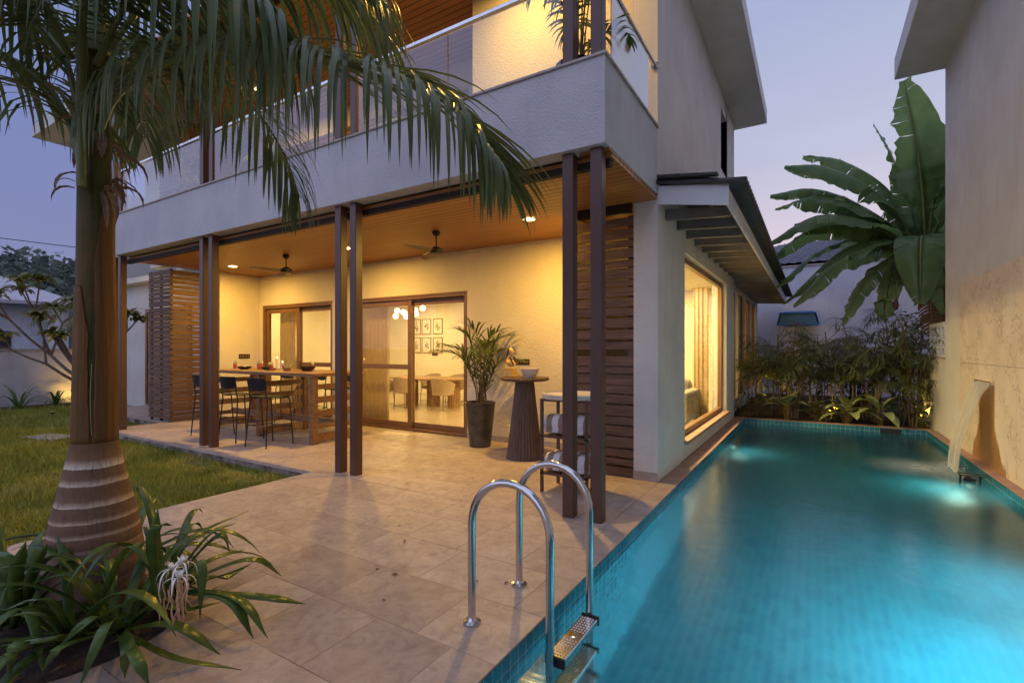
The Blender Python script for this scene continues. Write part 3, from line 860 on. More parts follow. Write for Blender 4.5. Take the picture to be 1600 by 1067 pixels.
for x, y in ((-12.17, 5.0), (-11.75, 5.0), (-11.32, 5.0), (-11.30, 5.82)): b.box(x-.02, x+.02, y-.02, y+.02, 0, 3.17)
b.build("batten", BEAM, scr2)
scr3 = thing("slatted_screen", "brown slatted timber screen standing on the upper balcony end", "screen", (-11.7, 5.4, 3.44), group="slatted timber screens")
b = MB(); slats_x(b, -12.2, -11.275, 5.16, 3.5, 6.3, rnd); b.build("front_slats", SLATWOOD, scr3)
b = MB(); slats_y(b, -11.262, 5.15, 6.7, 3.5, 6.3, rnd); b.build("side_slats", SLATWOODY, scr3)

# sliding doors
def sliding(x0, x1, zt, split, label_mid, ylo=6.80):
    b = MB()
    b.box(x0, x0+.06, 6.752, 6.93, 0.002, zt-.002); b.box(x1-.06, x1, 6.752, 6.93, 0.002, zt-.002)
    b.box(x0+.06, x1-.06, 6.752, 6.93, zt-.055, zt-.002); b.box(x0+.06, x1-.06, 6.752, 6.93, .004, .045)
    b.box(x0+.02, x1+.0, 6.735, 6.7505, zt-.012, zt+.02)
    fr = vp(b, "sliding_door", DOORBROWN, bevel=.004)
    def leaf(a, c, y, mid):
        b = MB(); w = .095
        b.box(a, a+w, y, y+.04, .047, zt-.057); b.box(c-w, c, y, y+.04, .047, zt-.057)
        b.box(a+w, c-w, y, y+.04, .047, .15); b.box(a+w, c-w, y, y+.04, zt-.16, zt-.057)
        if mid: b.box(a+w, c-w, y, y+.04, 1.13, 1.22)
        l = b.build("door_leaf", DOORBROWN, fr, bevel=.004)
        b = MB(); b.box(a+w, c-w, y+.016, y+.024, .15, (1.13 if mid else zt-.16)); 
        if mid: b.box(a+w, c-w, y+.016, y+.024, 1.22, zt-.16)
        b.build("door_pane", DOORGLASS, fr)
        return l
    leaf(x0+.062, split+.05, 6.80, label_mid)
    leaf(split-.05, x1-.062, 6.86, not label_mid and False)
    return fr
sliding(D1[0], D1[1], D1[2], -6.40, True)
fr2 = sliding(D2[0], D2[1], D2[2], -9.72, False)
b = MB(); b.box(-9.65, -8.65, 6.85, 6.87, 1.13, 1.22); b.build("door_rail", DOORBROWN, fr2)

# rooms behind the doors
b = MB()
b.box(-13.0, -12.85, 6.96, 12.6, 0, 2.95); b.box(-12.85, -1.92, 12.6, 12.74, 0, 2.95)
b.box(-12.85, -11.26, 6.955, 7.05, 0, 2.95)
vp(b, "interior_wall", INWALL)
b = MB(); b.box(-13, -1.78, 6.952, 12.74, -.10, -.004); vp(b, "interior_floor", FLOORIN)
b = MB(); b.box(-13, -1.78, 6.952, 12.74, 2.952, 3.05); vp(b, "interior_ceiling", INWALL)
b = MB(); b.box(-9.95, -9.80, 7.9, 9.4, 0, 2.95); vp(b, "partition_wall", INWALL)

# awning over the pool side
AX = -.76
b = MB()
b.add([(-1.496,5.60,3.14),(AX,5.60,3.02),(AX,5.60,3.24),(-1.496,5.60,3.345),(-1.496,5.625,3.14),(AX,5.625,3.02),(AX,5.625,3.24),(-1.496,5.625,3.345)],
      [(0,1,2,3),(7,6,5,4),(0,4,5,1),(3,2,6,7),(1,5,6,2),(0,3,7,4)])
b.box(AX-.025, AX, 5.627, 18.6, 3.02, 3.20)
aw = vp(b, "awning_fascia", FASCIA)
b = MB()
y = 5.92
while y < 18.5:
    x0 = -1.495 if y < 11.8 else -1.62
    b.add([(x0,y,3.03),(AX-.03,y,2.985),(AX-.03,y,3.085),(x0,y,3.16),(x0,y+.06,3.03),(AX-.03,y+.06,2.985),(AX-.03,y+.06,3.085),(x0,y+.06,3.16)],
          [(0,1,2,3),(7,6,5,4),(0,4,5,1),(3,2,6,7),(1,5,6,2),(0,3,7,4)])
    y += .56
for x, z in ((-1.3, 3.15), (-.98, 3.115)): b.box(x-.025, x+.025, 5.65, 18.5, z, z+.045)
vp(b, "awning_rafters", RAFTER)
b = MB()    # corrugated sheet
ny, nx = 330, 4; n0 = 0
for i in range(ny+1):
    y = 5.52 + 13.1*i/ny
    for j in range(nx+1):
        x = -1.497 + (AX+.17+1.497)*j/nx if y < 11.87 else -1.62 + (AX+.17+1.62)*j/nx
        z = 3.375 - .145*(j/nx) + .02*math.sin(2*PI*y/.16) - .012*(j % 2)
        b.v.append((x, y, z))
for i in range(ny):
    for j in range(nx):
        a = i*(nx+1)+j; b.f.append((a, a+1, a+nx+2, a+nx+1))
sh = vp(b, "awning_sheet", ROOFSHEET, smooth=True)
so = sh.modifiers.new("solid", 'SOLIDIFY'); so.thickness = .045; so.offset = 1
b = MB()
for k, x in enumerate((-1.35, -1.17, -.98)): b.obox((x, 5.52, 3.40-.025*k), (.26, .10, .03), (0, .12, 0))
vp(b, "awning_ridge", ROOFSHEET, bevel=.008)
# recessed glazed wing beyond the pier
b = MB(); b.box(-1.9, -1.62, 11.872, 12.2, 0, 3.1); b.box(-1.9, -1.62, 18.0, 18.6, 0, 3.1); b.box(-1.9, -1.62, 12.2, 18.0, 0, .3); b.box(-1.9, -1.62, 12.2, 18.0, 2.95, 3.1)
b.box(-1.9, -1.62, 13.5, 13.72, .3, 2.95); b.box(-1.9, -1.62, 15.0, 15.2, .3, 2.95); b.box(-1.9, -1.62, 16.5, 16.7, .3, 2.95)
b.box(-5, -1.9, 18.2, 18.4, 0, 3.1); b.box(-5, -4.8, 12.9, 18.2, 0, 3.1); b.box(-5, -1.62, 12.9, 18.4, 3.10, 3.16)
vp(b, "rear_wall", WALL)
for a, c in ((12.2, 13.5), (13.72, 15.0), (15.2, 16.5), (16.7, 18.0)):
    b = MB(); b.box(-1.74, -1.68, a+.003, a+.05, .303, 2.948); b.box(-1.74, -1.68, c-.05, c-.003, .303, 2.948); b.box(-1.74, -1.68, a+.05, c-.05, .303, .36); b.box(-1.74, -1.68, a+.05, c-.05, 2.89, 2.948)
    w_ = vp(b, "rear_window", DOORBROWN); b = MB(); b.box(-1.715, -1.707, a+.05, c-.05, .36, 2.89); b.build("pane", GLASS, w_)

# ================================================================== LIGHT FITTINGS
def downlight(x, y, z, label, power, color, group, r=.075, lr=.07):
    t = thing("ceiling_light", label, "ceiling light", (x, y, z), group=group)
    b = MB(); b.lathe((0,0,0), [(r+.022, 0), (r+.022, -.008), (r, -.010)], 28, cap=False); b.build("rim", FASCIA, t, local=True)
    b = MB(); b.lathe((0,0,0), [(r, -.004), (r, -.0085)], 28); b.build("diffuser", LIT, t, local=True)
    l = lamp("downlight_lamp", 'AREA', (x, y, z-.02), power, color, t, shape='DISK', size=lr*2)
    return t
G = "round downlights in the porch ceiling"
downlight(-10.05, 5.56, ZC, "round lit downlight in the porch ceiling above the bar table", 50, WARM, G)
downlight(-6.62, 5.54, ZC, "round lit downlight in the porch ceiling between the two fans", 50, WARM, G)
downlight(-3.14, 5.55, ZC, "round lit downlight in the porch ceiling above the pedestal table", 54, WARM, G)
G = "round downlights in the balcony ceiling"
downlight(-8.9, 5.4, 6.395, "round lit downlight at the far end of the balcony ceiling", 50, WARM, G)
downlight(-3.0, 4.75, 6.395, "round lit downlight in the balcony ceiling near the house corner", 58, WARM, G)
G = "round downlights in the dining room ceiling"
for x, y, lb in ((-11.7, 8.2, "by the left curtain"), (-8.2, 8.3, "before the dining table"), (-6.0, 11.0, "behind the dining table"), (-3.6, 9.0, "over the sofa side"), (-2.7, 8.0, "added by the pool side window to spill light outside"), (-2.5, 9.9, "above the sofa arm"), (-2.9, 11.3, "by the far corner"), (-10.8, 11.4, "by the pictures")):  # the one at the pool side window is unseen, added for its spill
    downlight(x, y, 2.945, "round lit downlight in the dining room ceiling " + lb, 130 if x > -3 and y < 11 else (70 if x > -4 else 38), ROOM, G)
lamp("bedroom_lamp", 'POINT', (-7.8, 7.9, 5.9), 7, ROOM, shadow_soft_size=.1)
lamp("rear_room_lamp", 'POINT', (-3.2, 15.3, 2.6), 60, WARM, shadow_soft_size=.1)
lamp("wing_room_lamp", 'POINT', (-14.2, 5.5, 3.1), 8, WARM, shadow_soft_size=.08)
lamp("shaft_lamp", 'POINT', (-2.2, 6.3, 2.9), 1.0, WARM, shadow_soft_size=.06)

# ================================================================== PORCH FURNITURE
# bar table of heavy planks on three slatted frames
TZ = 1.12
t = thing("bar_table", "long wooden bar table on slatted plank frames under the downlight", "table", (-8.3, 5.45, 0))
b = MB()
for k in range(4):
    y0 = 4.93 + .27*k; b.box(-9.98, -6.66, y0, y0+.266, TZ-.052, TZ)
b.build("tabletop", TABLEWOOD, t, bevel=.006)
for xf in (-9.92, -8.24, -6.80):
    b = MB()
    b.box(xf, xf+.09, 4.955, 5.06, 0, TZ-.054); b.box(xf, xf+.09, 5.84, 5.94, 0, TZ-.054)
    for z, h in ((.02, .14), (.235, .07), (.43, .10), (.645, .10), (.86, .085)):
        b.box(xf+.02, xf+.07, 5.061, 5.839, z, z+h)
    b.build("leg_frame", TABLEWOOD, t, bevel=.004)
b = MB(); b.box(-9.829, -8.241, 5.40, 5.47, .24, .35); b.box(-8.149, -6.801, 5.40, 5.47, .24, .35); b.build("stretcher", TABLEWOOD, t, bevel=.004)

# bar stools
def make_stool():
    t = thing("bar_stool", "", "bar stool", (0, 0, 0), group="black bar stools round the bar table")
    b = MB()   # seat with a slightly curled front edge; the stool faces +Y
    pts = [(-.20, .765), (-.12, .760), (.0, .757), (.12, .760), (.18, .752), (.205, .735)]
    n0 = 0
    for y, z in pts:
        w = .205 if y < .15 else .20
        b.v.extend([(-w, y, z), (w, y, z), (w, y, z+.014), (-w, y, z+.014)])
    for i in range(len(pts)-1):
        a = 4*i
        for k in range(4): b.f.append((a+k, a+(k+1) % 4, a+4+(k+1) % 4, a+4+k))
    e = 4*(len(pts)-1); b.f.append((3, 2, 1, 0)); b.f.append((e, e+1, e+2, e+3))
    b.build("seat", BLACKPLASTIC, t, local=True, bevel=.006)
    b = MB()   # curved back panel
    for j in range(9):
        x = -.205 + .41*j/8; c = -.205 - .035*(1-(x/.205)**2)
        lo = .90 - .035*(1 - (x/.205)**2)
        b.v.extend([(x, c, lo), (x, c-.028, 1.065), (x, c-.042, 1.062), (x, c-.014, lo)])
    for j in range(8):
        a = 4*j
        for k in range(4): b.f.append((a+k, a+4+k, a+4+(k+1) % 4, a+(k+1) % 4))
    b.f.append((0, 1, 2, 3)); b.f.append((35, 34, 33, 32))
    b.build("backrest", BLACKPLASTIC, t, local=True, bevel=.004)
    for sx in (-1, 1):
        b = MB(); b.tube([(sx*.205, .17, .745), (sx*.215, .20, .70), (sx*.235, .245, 0)], .0105, 8); b.build("leg", DARKMETAL, t, local=True, smooth=True)
        b = MB(); b.tube([(sx*.185, -.222, .97), (sx*.187, -.205, .80), (sx*.195, -.19, .70), (sx*.235, -.245, 0)], .0105, 8); b.build("leg", DARKMETAL, t, local=True, smooth=True)
    for p, q in (((-.226, .222, .29), (.226, .222, .29)), ((-.226, -.222, .33), (.226, -.222, .33)), ((-.226, .222, .30), (-.226, -.222, .32)), ((.226, .222, .30), (.226, -.222, .32)),
                 ((-.20, .17, .745), (-.19, -.19, .745)), ((.20, .17, .745), (.19, -.19, .745))):
        b = MB(); b.tube([p, q], .008, 8); b.build("rail", DARKMETAL, t, local=True, smooth=True)
    return t
st = make_stool()
spots = [(-7.28, 4.60, .10, "black bar stool nearest the doubled middle posts, its back to the lawn"),
         (-8.10, 4.62, .06, "black bar stool in the middle of the lawn side of the bar table"),
         (-9.02, 4.64, .02, "black bar stool on the lawn side next to the slatted timber box"),
         (-9.72, 6.33, PI+.05, "black bar stool on the wall side of the bar table before the left curtain"),
         (-8.66, 6.36, PI-.08, "black bar stool in the middle of the wall side of the bar table"),
         (-7.72, 6.34, PI+.04, "black bar stool on the wall side showing behind the slatted table end")]
for i, (x, y, rz, lb) in enumerate(spots):
    o = st if i == 0 else copy_tree(st)
    o.location = (x, y, 0); o.rotation_euler = (0, 0, rz); o["label"] = lb

# things on the bar table
def make_drink():
    t = thing("drink_glass", "", "drink", (0,0,0), group="pink drinks on the bar table")
    b = MB(); b.lathe((0,0,0), [(.030, 0), (.035, .125), (.033, .125), (.029, .008)], 18, cap=False); b.build("tumbler", TUMBLER, t, local=True, smooth=True)
    b = MB(); b.lathe((0,0,0), [(.028, .004), (.0315, .095), (.001, .096)], 18); b.build("drink", DRINK, t, local=True, smooth=True)
    b = MB(); b.lathe((0,0,0), [(.001, -.003), (.026, -.003), (.026, .003), (.001, .003)], 16); o = b.build("lime_slice", LIME, t, local=True); o.location = (.028, 0, .128); o.rotation_euler = (PI/2, .3, .6)
    b = MB(); b.tube([(-.012, .005, .09), (-.03, .012, .17)], .003, 6); b.build("sprig", POTLEAF, t, local=True)
    return t
dr = make_drink()
for i, (x, y, lb) in enumerate(((-9.72, 5.42, "pink drink standing alone at the left end of the bar table"), (-9.18, 5.62, "pink drink beside the shallow dark bowl, the rear of two close together"),
        (-9.02, 5.48, "pink drink beside the shallow dark bowl, the front of two close together"), (-8.36, 5.32, "pink drink just right of the low candle, the shorter looking one"),
        (-8.44, 5.62, "pink drink behind the cutlery basket with lime on its rim"), (-7.80, 5.74, "pink drink beside the largest dark bowl"))):
    o = dr if i == 0 else copy_tree(dr)
    o.location = (x, y, TZ+.001); o.rotation_euler = (0, 0, i*1.3); o["label"] = lb
def bowl(x, y, z, r, h, m, label, group=None, foot=.5, name="bowl"):
    b = MB(); b.lathe((0,0,0), [(r*foot, 0), (r*foot, h*.08), (r*.75, h*.35), (r, h), (r*.96, h), (r*.70, h*.42), (r*.3, h*.16), (.002, h*.14)], 36, cap=False)
    o = b.build(name, m, smooth=True); o.location = (x, y, z); tag(o, label, "bowl", group)
G = "dark bowls on the bar table"
bowl(-9.36, 5.40, TZ+.001, .14, .055, BOWLDARK, "wide shallow dark bowl left of the drinks on the bar table", G)
bowl(-7.62, 5.52, TZ+.001, .15, .085, BOWLDARK, "largest dark bowl near the right end of the bar table", G)
bowl(-8.78, 5.50, TZ+.001, .12, .05, BOWLDARK, "dark bowl in front of the tall candle", G)
bowl(-8.50, 5.40, TZ+.001, .10, .035, BOWLDARK, "small dark dish in front of the low candle", G)
for x, y, h, lb in ((-9.02, 5.86, .21, "tall lit white pillar candle on the bar table"), (-8.76, 5.80, .13, "shorter lit candle in a glass on the bar table")):
    t = thing("candle", lb, "candle", (x, y, TZ+.001), group="candles on the bar table")
    b = MB(); b.lathe((0,0,0), [(.03, 0), (.03, h), (.024, h-.006), (.001, h-.008)], 20); b.build("wax", WAX, t, local=True, smooth=True)
    b = MB(); b.lathe((0,0,h), [(.001, -.006), (.006, .006), (.004, .02), (.0005, .034)], 10); b.build("flame", FLAME, t, local=True, smooth=True)
    lamp("candle_lamp", 'POINT', (x, y, TZ+h+.03), .6, WARM, t, shadow_soft_size=.015)
t = thing("snack_basket", "small basket with sticks standing in it between drinks and bowl", "basket", (-8.02, 5.40, TZ+.001))
b = MB(); b.lathe((0,0,0), [(.05, 0), (.075, .055), (.07, .055), (.045, .006)], 20, cap=False); b.build("basket", DININGWOOD, t, local=True)
b = MB(); rnd = random.Random(4)
for k in range(9):
    a = rnd.uniform(0, 6.28); b.tube([(0.02*math.cos(a), .02*math.sin(a), .01), (.08*math.cos(a), .08*math.sin(a), .13)], .006, 6)
b.build("bread_sticks", LIME, t, local=True)

# ceiling fans
def make_fan():
    t = thing("ceiling_fan", "", "ceiling fan", (0,0,0), group="ceiling fans on the porch")
    b = MB(); b.lathe((0,0,0), [(.055, 0), (.06, -.03), (.03, -.065)], 20); b.build("canopy", DARKMETAL, t, local=True, smooth=True)
    b = MB(); b.tube([(0,0,-.06), (0,0,-.24)], .011, 10); b.build("rod", DARKMETAL, t, local=True, smooth=True)
    b = MB(); b.lathe((0,0,-.24), [(.02, .03), (.05, .015), (.095, -.015), (.10, -.045), (.085, -.07), (.03, -.085)], 28); b.build("motor", DARKMETAL, t, local=True, smooth=True)
    for k in range(3):
        a = k*2*PI/3 + .35; ca, sa = math.cos(a), math.sin(a); b = MB()
        for i in range(8):
            u = i/7; r = .10 + .52*u; w = .035 + .035*math.sin(PI*min(1, u*.9+.1)); tw = .22*(1-.5*u)
            for s in (-1, 1):
                for dz in (0, .006):
                    b.v.append((ca*r - sa*s*w, sa*r + ca*s*w, -.285 + s*w*math.sin(tw) + dz - .01*u*u))
        for i in range(7):
            q = 4*i
            for p in ((0,1,3,2),):
                pass
            b.f += [(q, q+2, q+6, q+4), (q+1, q+5, q+7, q+3), (q, q+4, q+5, q+1), (q+2, q+3, q+7, q+6)]
        b.f += [(0,1,3,2), (28,30,31,29)]
        b.build("blade", FANBLADE, t, local=True)
    return t
fan = make_fan(); fan.location = (-8.05, 5.40, ZC-.001); fan["label"] = "three bladed dark ceiling fan hanging above the bar table"
f2 = copy_tree(fan); f2.location = (-4.62, 5.46, ZC-.001); f2.rotation_euler = (0, 0, .15); f2["label"] = "three bladed dark ceiling fan hanging before the wide sliding door"

# switch plates
def plate(c, size, label):
    t = thing("switch_plate", label, "switch plate", c, group="dark switch plates on the walls")
    b = MB(); b.obox((0,0,0), size); b.build("plate", BLACKPLASTIC, t, local=True, bevel=.003)
    n = 4
    for i in range(n):
        b = MB()
        if size[1] < size[0]: b.obox((-size[0]*.36 + i*size[0]*.24, -size[1]*.5-.003, 0), (size[0]*.17, .004, size[2]*.5))
        else: b.obox((size[0]*.5+.003, -size[1]*.36 + i*size[1]*.24, 0), (.004, size[1]*.17, size[2]*.5))
        b.build("switch", DOORBROWN, t, local=True, bevel=.001)
plate((-11.096, 6.40, 1.345), (.01, .26, .10), "dark switch plate on the cream wall behind the bar table")
plate((-3.93, 6.744, 1.305), (.24, .01, .09), "dark switch plate on the wall behind the pedestal table bowl")
plate((-10.72, 12.594, 1.35), (.25, .01, .12), "dark switch plate under the six pictures")

# potted palm
t = thing("potted_palm", "leafy palm in a tall dark glazed pot beside the sliding door", "potted plant", (-4.42, 6.27, 0))
b = MB(); b.lathe((0,0,0), [(.15, 0), (.165, .01), (.235, .67), (.24, .685), (.225, .69), (.215, .60), (.01, .60)], 40); b.build("pot", POT, t, local=True, smooth=True)
b = MB(); b.lathe((0,0,0), [(.213, .61), (.12, .635), (.005, .64)], 24, cap=False); b.build("soil", SOIL, t, local=True)
rnd = random.Random(21)
st_ = MB(); lf = MB()
def leaf_iter(mb, p, d, L, w, g, n=5, fold=.25):
    """one drooping leaflet"""
    d = d.normalized(); side = d.cross(V((0,0,1)))
    if side.length < .05: side = V((1,0,0))
    side.normalize(); pts = [p]; ws = []; q = p.copy()
    for i in range(n):
        d = (d + V((0,0,-g*(i+.5)/n))).normalized(); q = q + d*L/n; pts.append(q.copy())
    for i in range(n+1):
        u = i/n; ws.append(w*max(.04, (math.sin(PI*min(1, u*.82+.18)))**.8) if u < 1 else w*.03)
    mb.blade(pts, ws, side, fold)
def pinnate(lm, rm, pts, n, L, w, g, ang=(75, 30), vee=.25, r0=.008, start=.15, rnd=random, prof=None, jit=.12, gfar=None):
    # gfar: the leaflets on the far side stay stiffer and sweep forward
    C = bez(pts, 24); N = len(C)-1
    if rm is not None: rm.tube(C, [r0*(1-.8*i/N)+.0008 for i in range(N+1)], 6)
    for k in range(n):
        u = start + (1-start)*(k+.5)/n; i = min(int(u*N), N-1); f = u*N - i
        p = C[i].lerp(C[i+1], f); T = (C[i+1]-C[i]).normalized()
        Sd = T.cross(V((0,0,1)));
        if Sd.length < .1: Sd = V((0,1,0))
        Sd.normalize(); U = Sd.cross(T)
        uu = (u-start)/(1-start)
        ll = L*((.55 + .45*math.sin(PI*min(1, uu*.75+.2))) if prof is None else prof(uu))
        a = R(ang[0] + (ang[1]-ang[0])*uu)
        for s in (-1, 1):
            far = gfar is not None and s < 0
            a2 = a*(.55 if far else 1) + rnd.gauss(0, jit); v2 = vee + (.4 if far else 0) + rnd.gauss(0, jit)
            d = T*math.cos(a2) + (Sd*s*math.cos(v2) + U*math.sin(v2))*math.sin(a2)
            leaf_iter(lm, p + Sd*s*r0*.5, d, ll*rnd.uniform(.88, 1.08), w, (g if (s > 0 or gfar is None) else gfar)*rnd.uniform(.7, 1.3))
for k in range(13):
    a = k*2.4 + rnd.uniform(-.3, .3); up = rnd.uniform(.55, 1.0) if k < 8 else rnd.uniform(.25, .5)
    r = rnd.uniform(.34, .58)*(1.35-up*.6); ca, sa = math.cos(a), math.sin(a)
    h0 = rnd.uniform(.75, 1.0); h1 = 1.12 + up*.55
    x0, y0 = rnd.uniform(-.06, .06), rnd.uniform(-.05, .05)
    pts = [(x0, y0, .62), (x0+ca*.05, y0+sa*.05, h0), (x0+ca*r*.45, y0+sa*r*.45, h1), (x0+ca*r, y0+sa*r, h1+.22*up)]
    pinnate(lf, st_, pts, 14, .40, .014, .35, (60, 22), .3, .009, .38, rnd)
for k in range(6):
    a = rnd.uniform(0, 6.28); st_.tube([(rnd.uniform(-.1, .1), rnd.uniform(-.08, .08), .60), (.12*math.cos(a), .12*math.sin(a), .95+rnd.uniform(0, .2))], [.018, .008], 8)
lf.build("leaves", POTLEAF, t, local=True, smooth=True); st_.build("stems", CANE, t, local=True, smooth=True)

# pedestal table and what stands on it
t = thing("pedestal_table", "round high table on a fluted tapering wooden pedestal", "table", (-3.42, 5.92, 0))
b = MB(); b.lathe((0,0,0), [(.262, 0), (.262, .012), (.255, .03), (.20, .45), (.155, .85), (.132, 1.065)], 200, .055, 34); b.build("pedestal", PEDWOOD, t, local=True, smooth=True)
b = MB(); b.lathe((0,0,1.067), [(.30, 0), (.335, .012), (.345, .032), (.338, .048), (.01, .05)], 56); b.build("tabletop", PEDWOOD, t, local=True, smooth=True)
t = thing("bird_ornament", "yellow pelican like bird figure on a small wooden block", "ornament", (-3.62, 5.88, 1.119))
b = MB(); b.box(-.065, .065, -.055, .055, 0, .125); b.build("block", BIRD, t, local=True, bevel=.006)
b = MB(); b.tube(bez([(.05,0,.15),(.03,0,.17),(0,0,.19),(-.035,0,.20),(-.05,0,.235),(-.02,0,.27),(.005,0,.31),(.01,0,.35),(-.005,0,.385),(-.03,0,.395)], 24),
    [.004,.022,.038,.046,.05,.052,.054,.05,.042,.034,.027,.022,.019,.018,.018,.019,.022,.026,.030,.032,.030,.026,.02,.012,.004], 16); b.build("body", BIRD, t, local=True, smooth=True)
b = MB(); b.tube(bez([(-.025,0,.385),(-.05,0,.35),(-.065,0,.28),(-.068,0,.22)], 10), [.016,.017,.016,.015,.014,.013,.011,.009,.007,.005,.002], 10); b.build("bill", WINGDARK, t, local=True, smooth=True)
for s in (-1, 1):
    b = MB(); b.blade(bez([(.0, s*.05, .27), (.05, s*.056, .22), (.075, s*.04, .15)], 6), [.01,.03,.036,.034,.028,.02,.006], V((0, .1*s, 1)).normalized(), .1); b.build("wing", WINGDARK, t, local=True)
bowl(-3.27, 5.80, 1.119, .135, .125, MARBLE, "pale marble bowl standing on the pedestal table", None, .5)

# towel rack
rx0, rx1, ry0, ry1 = -2.47, -1.93, 4.60, 5.02
t = thing("towel_rack", "dark brown open metal rack with two shelves behind the corner posts", "rack", ((rx0+rx1)/2, (ry0+ry1)/2, 0))
for x in (rx0, rx1-.03):
    for y in (ry0, ry1-.03):
        b = MB(); b.box(x, x+.03, y, y+.03, 0, .955); b.build("leg", STEEL_BROWN, t, bevel=.002)
for z in (.185, .575, .956):
    b = MB(); b.box(rx0, rx1, ry0, ry0+.03, z, z+.025); b.box(rx0, rx1, ry1-.03, ry1, z, z+.025)
    for k in range(7): x = rx0+.02+k*.078; b.box(x, x+.045, ry0+.031, ry1-.031, z+.004, z+.021)
    b.build("shelf", STEEL_BROWN, t)
o = MB(); o.lathe((0,0,0), [(.31, 0), (.32, .012), (.32, .05), (.30, .055), (.29, .04), (.01, .038)], 48); o = o.build("marble_tray", MARBLE, smooth=True); o.location = (-2.19, 4.81, .983); tag(o, "round marble tray lying on top of the towel rack", "tray")
def towel(x, y, z, L, r, label):
    b = MB(); n = 26; N = 12
    for i in range(N+1):       # rolled cylinder with soft ends and an uneven section
        u = i/N; x_ = -L/2 + L*u; rr = r*(1 - .10*abs(2*u-1)**6)
        for k in range(n):
            a = 2*PI*k/n; q = rr*(1 + .035*math.sin(3*a+u*2) + .02*math.sin(7*a))
            b.v.append((x_, q*math.cos(a), max(q*math.sin(a)*.92, -r*.86)))
    for i in range(N):
        for k in range(n):
            a = i*n+k; c = i*n+(k+1) % n; b.f.append((a, c, c+n, a+n))
    for e, s in ((0, -1), (N, 1)):   # spiral on the roll's end
        c0 = len(b.v); base = e*n
        for j, q in enumerate((.82, .66, .5, .34, .18)):
            for k in range(n):
                a = 2*PI*k/n; b.v.append((s*(L/2 + (.004 if j % 2 else -.012)), r*q*math.cos(a), r*q*math.sin(a)*.92))
        rings = [base] + [c0+n*j for j in range(5)]
        for p, q in zip(rings, rings[1:]):
            for k in range(n): f = (p+k, p+(k+1) % n, q+(k+1) % n, q+k); b.f.append(f if s > 0 else f[::-1])
        b.f.append(tuple(rings[-1]+k for k in range(n)))
    b.obox((0, -r*.75, -r*.55), (L*.94, r*.5, .02), (.5, 0, 0))
    o = b.build("rolled_towel", TOWEL, smooth=True); o.location = (x, y, z); tag(o, label, "towel", "rolled striped towels on the rack")
towel(-2.20, 4.73, .60+.115, .48, .115, "rolled striped towel on the upper shelf, the front one")
towel(-2.19, 4.92, .60+.10, .46, .10, "rolled striped towel on the upper shelf, behind the front one")
towel(-2.19, 4.72, .21+.105, .48, .105, "rolled striped towel on the lower shelf, the front one")
towel(-2.20, 4.90, .21+.10, .47, .10, "rolled striped towel on the lower shelf, behind the front one")

# pool ladder
t = thing("pool_ladder", "stainless steel pool ladder with two looped handrails and a step", "pool ladder", (-1.35, 2.4, 0))
for y in (2.19, 2.70):
    pts = [(-1.60, y, 0), (-1.60, y, .55)]
    for k in range(1, 16):
        a = PI - PI*k/16; pts.append((-1.36 + .24*math.cos(a), y, .55 + .25*math.sin(a)))
    pts += [(-1.12, y, .55), (-1.12, y, .2), (-1.12, y, -1.0)]
    b = MB(); b.tube(pts, .0215, 16); b.build("handrail", CHROME, t, smooth=True)
    b = MB(); b.lathe((-1.60, y, 0), [(.05, 0), (.05, .012), (.03, .02), (.024, .035)], 28); b.build("flange", CHROME, t, smooth=True)
for z in (-.075, -.36, -.64):
    s = MB(); s.box(-1.155, -1.055, 2.225, 2.665, z, z+.03)
    so = s.build("step", CHROME, t, bevel=.006)
    s = MB()
    for i in range(5):
        for j in range(17):
            if 7 <= j <= 9 : continue
            s.lathe((-1.138+i*.0165, 2.25+j*.0243, z+.030), [(.006, 0), (.004, .004), (.001, .005)], 6)
    s.lathe((-1.105, 2.445, z+.030), [(.026, 0), (.026, .004), (.02, .006)], 16)
    s.build("tread_studs", CHROME, so)
    s = MB(); s.box(-1.16, -1.05, 2.208, 2.224, z-.012, z+.038); s.box(-1.16, -1.05, 2.666, 2.682, z-.012, z+.038); s.build("end_cap", BLACKPLASTIC, so, bevel=.004)

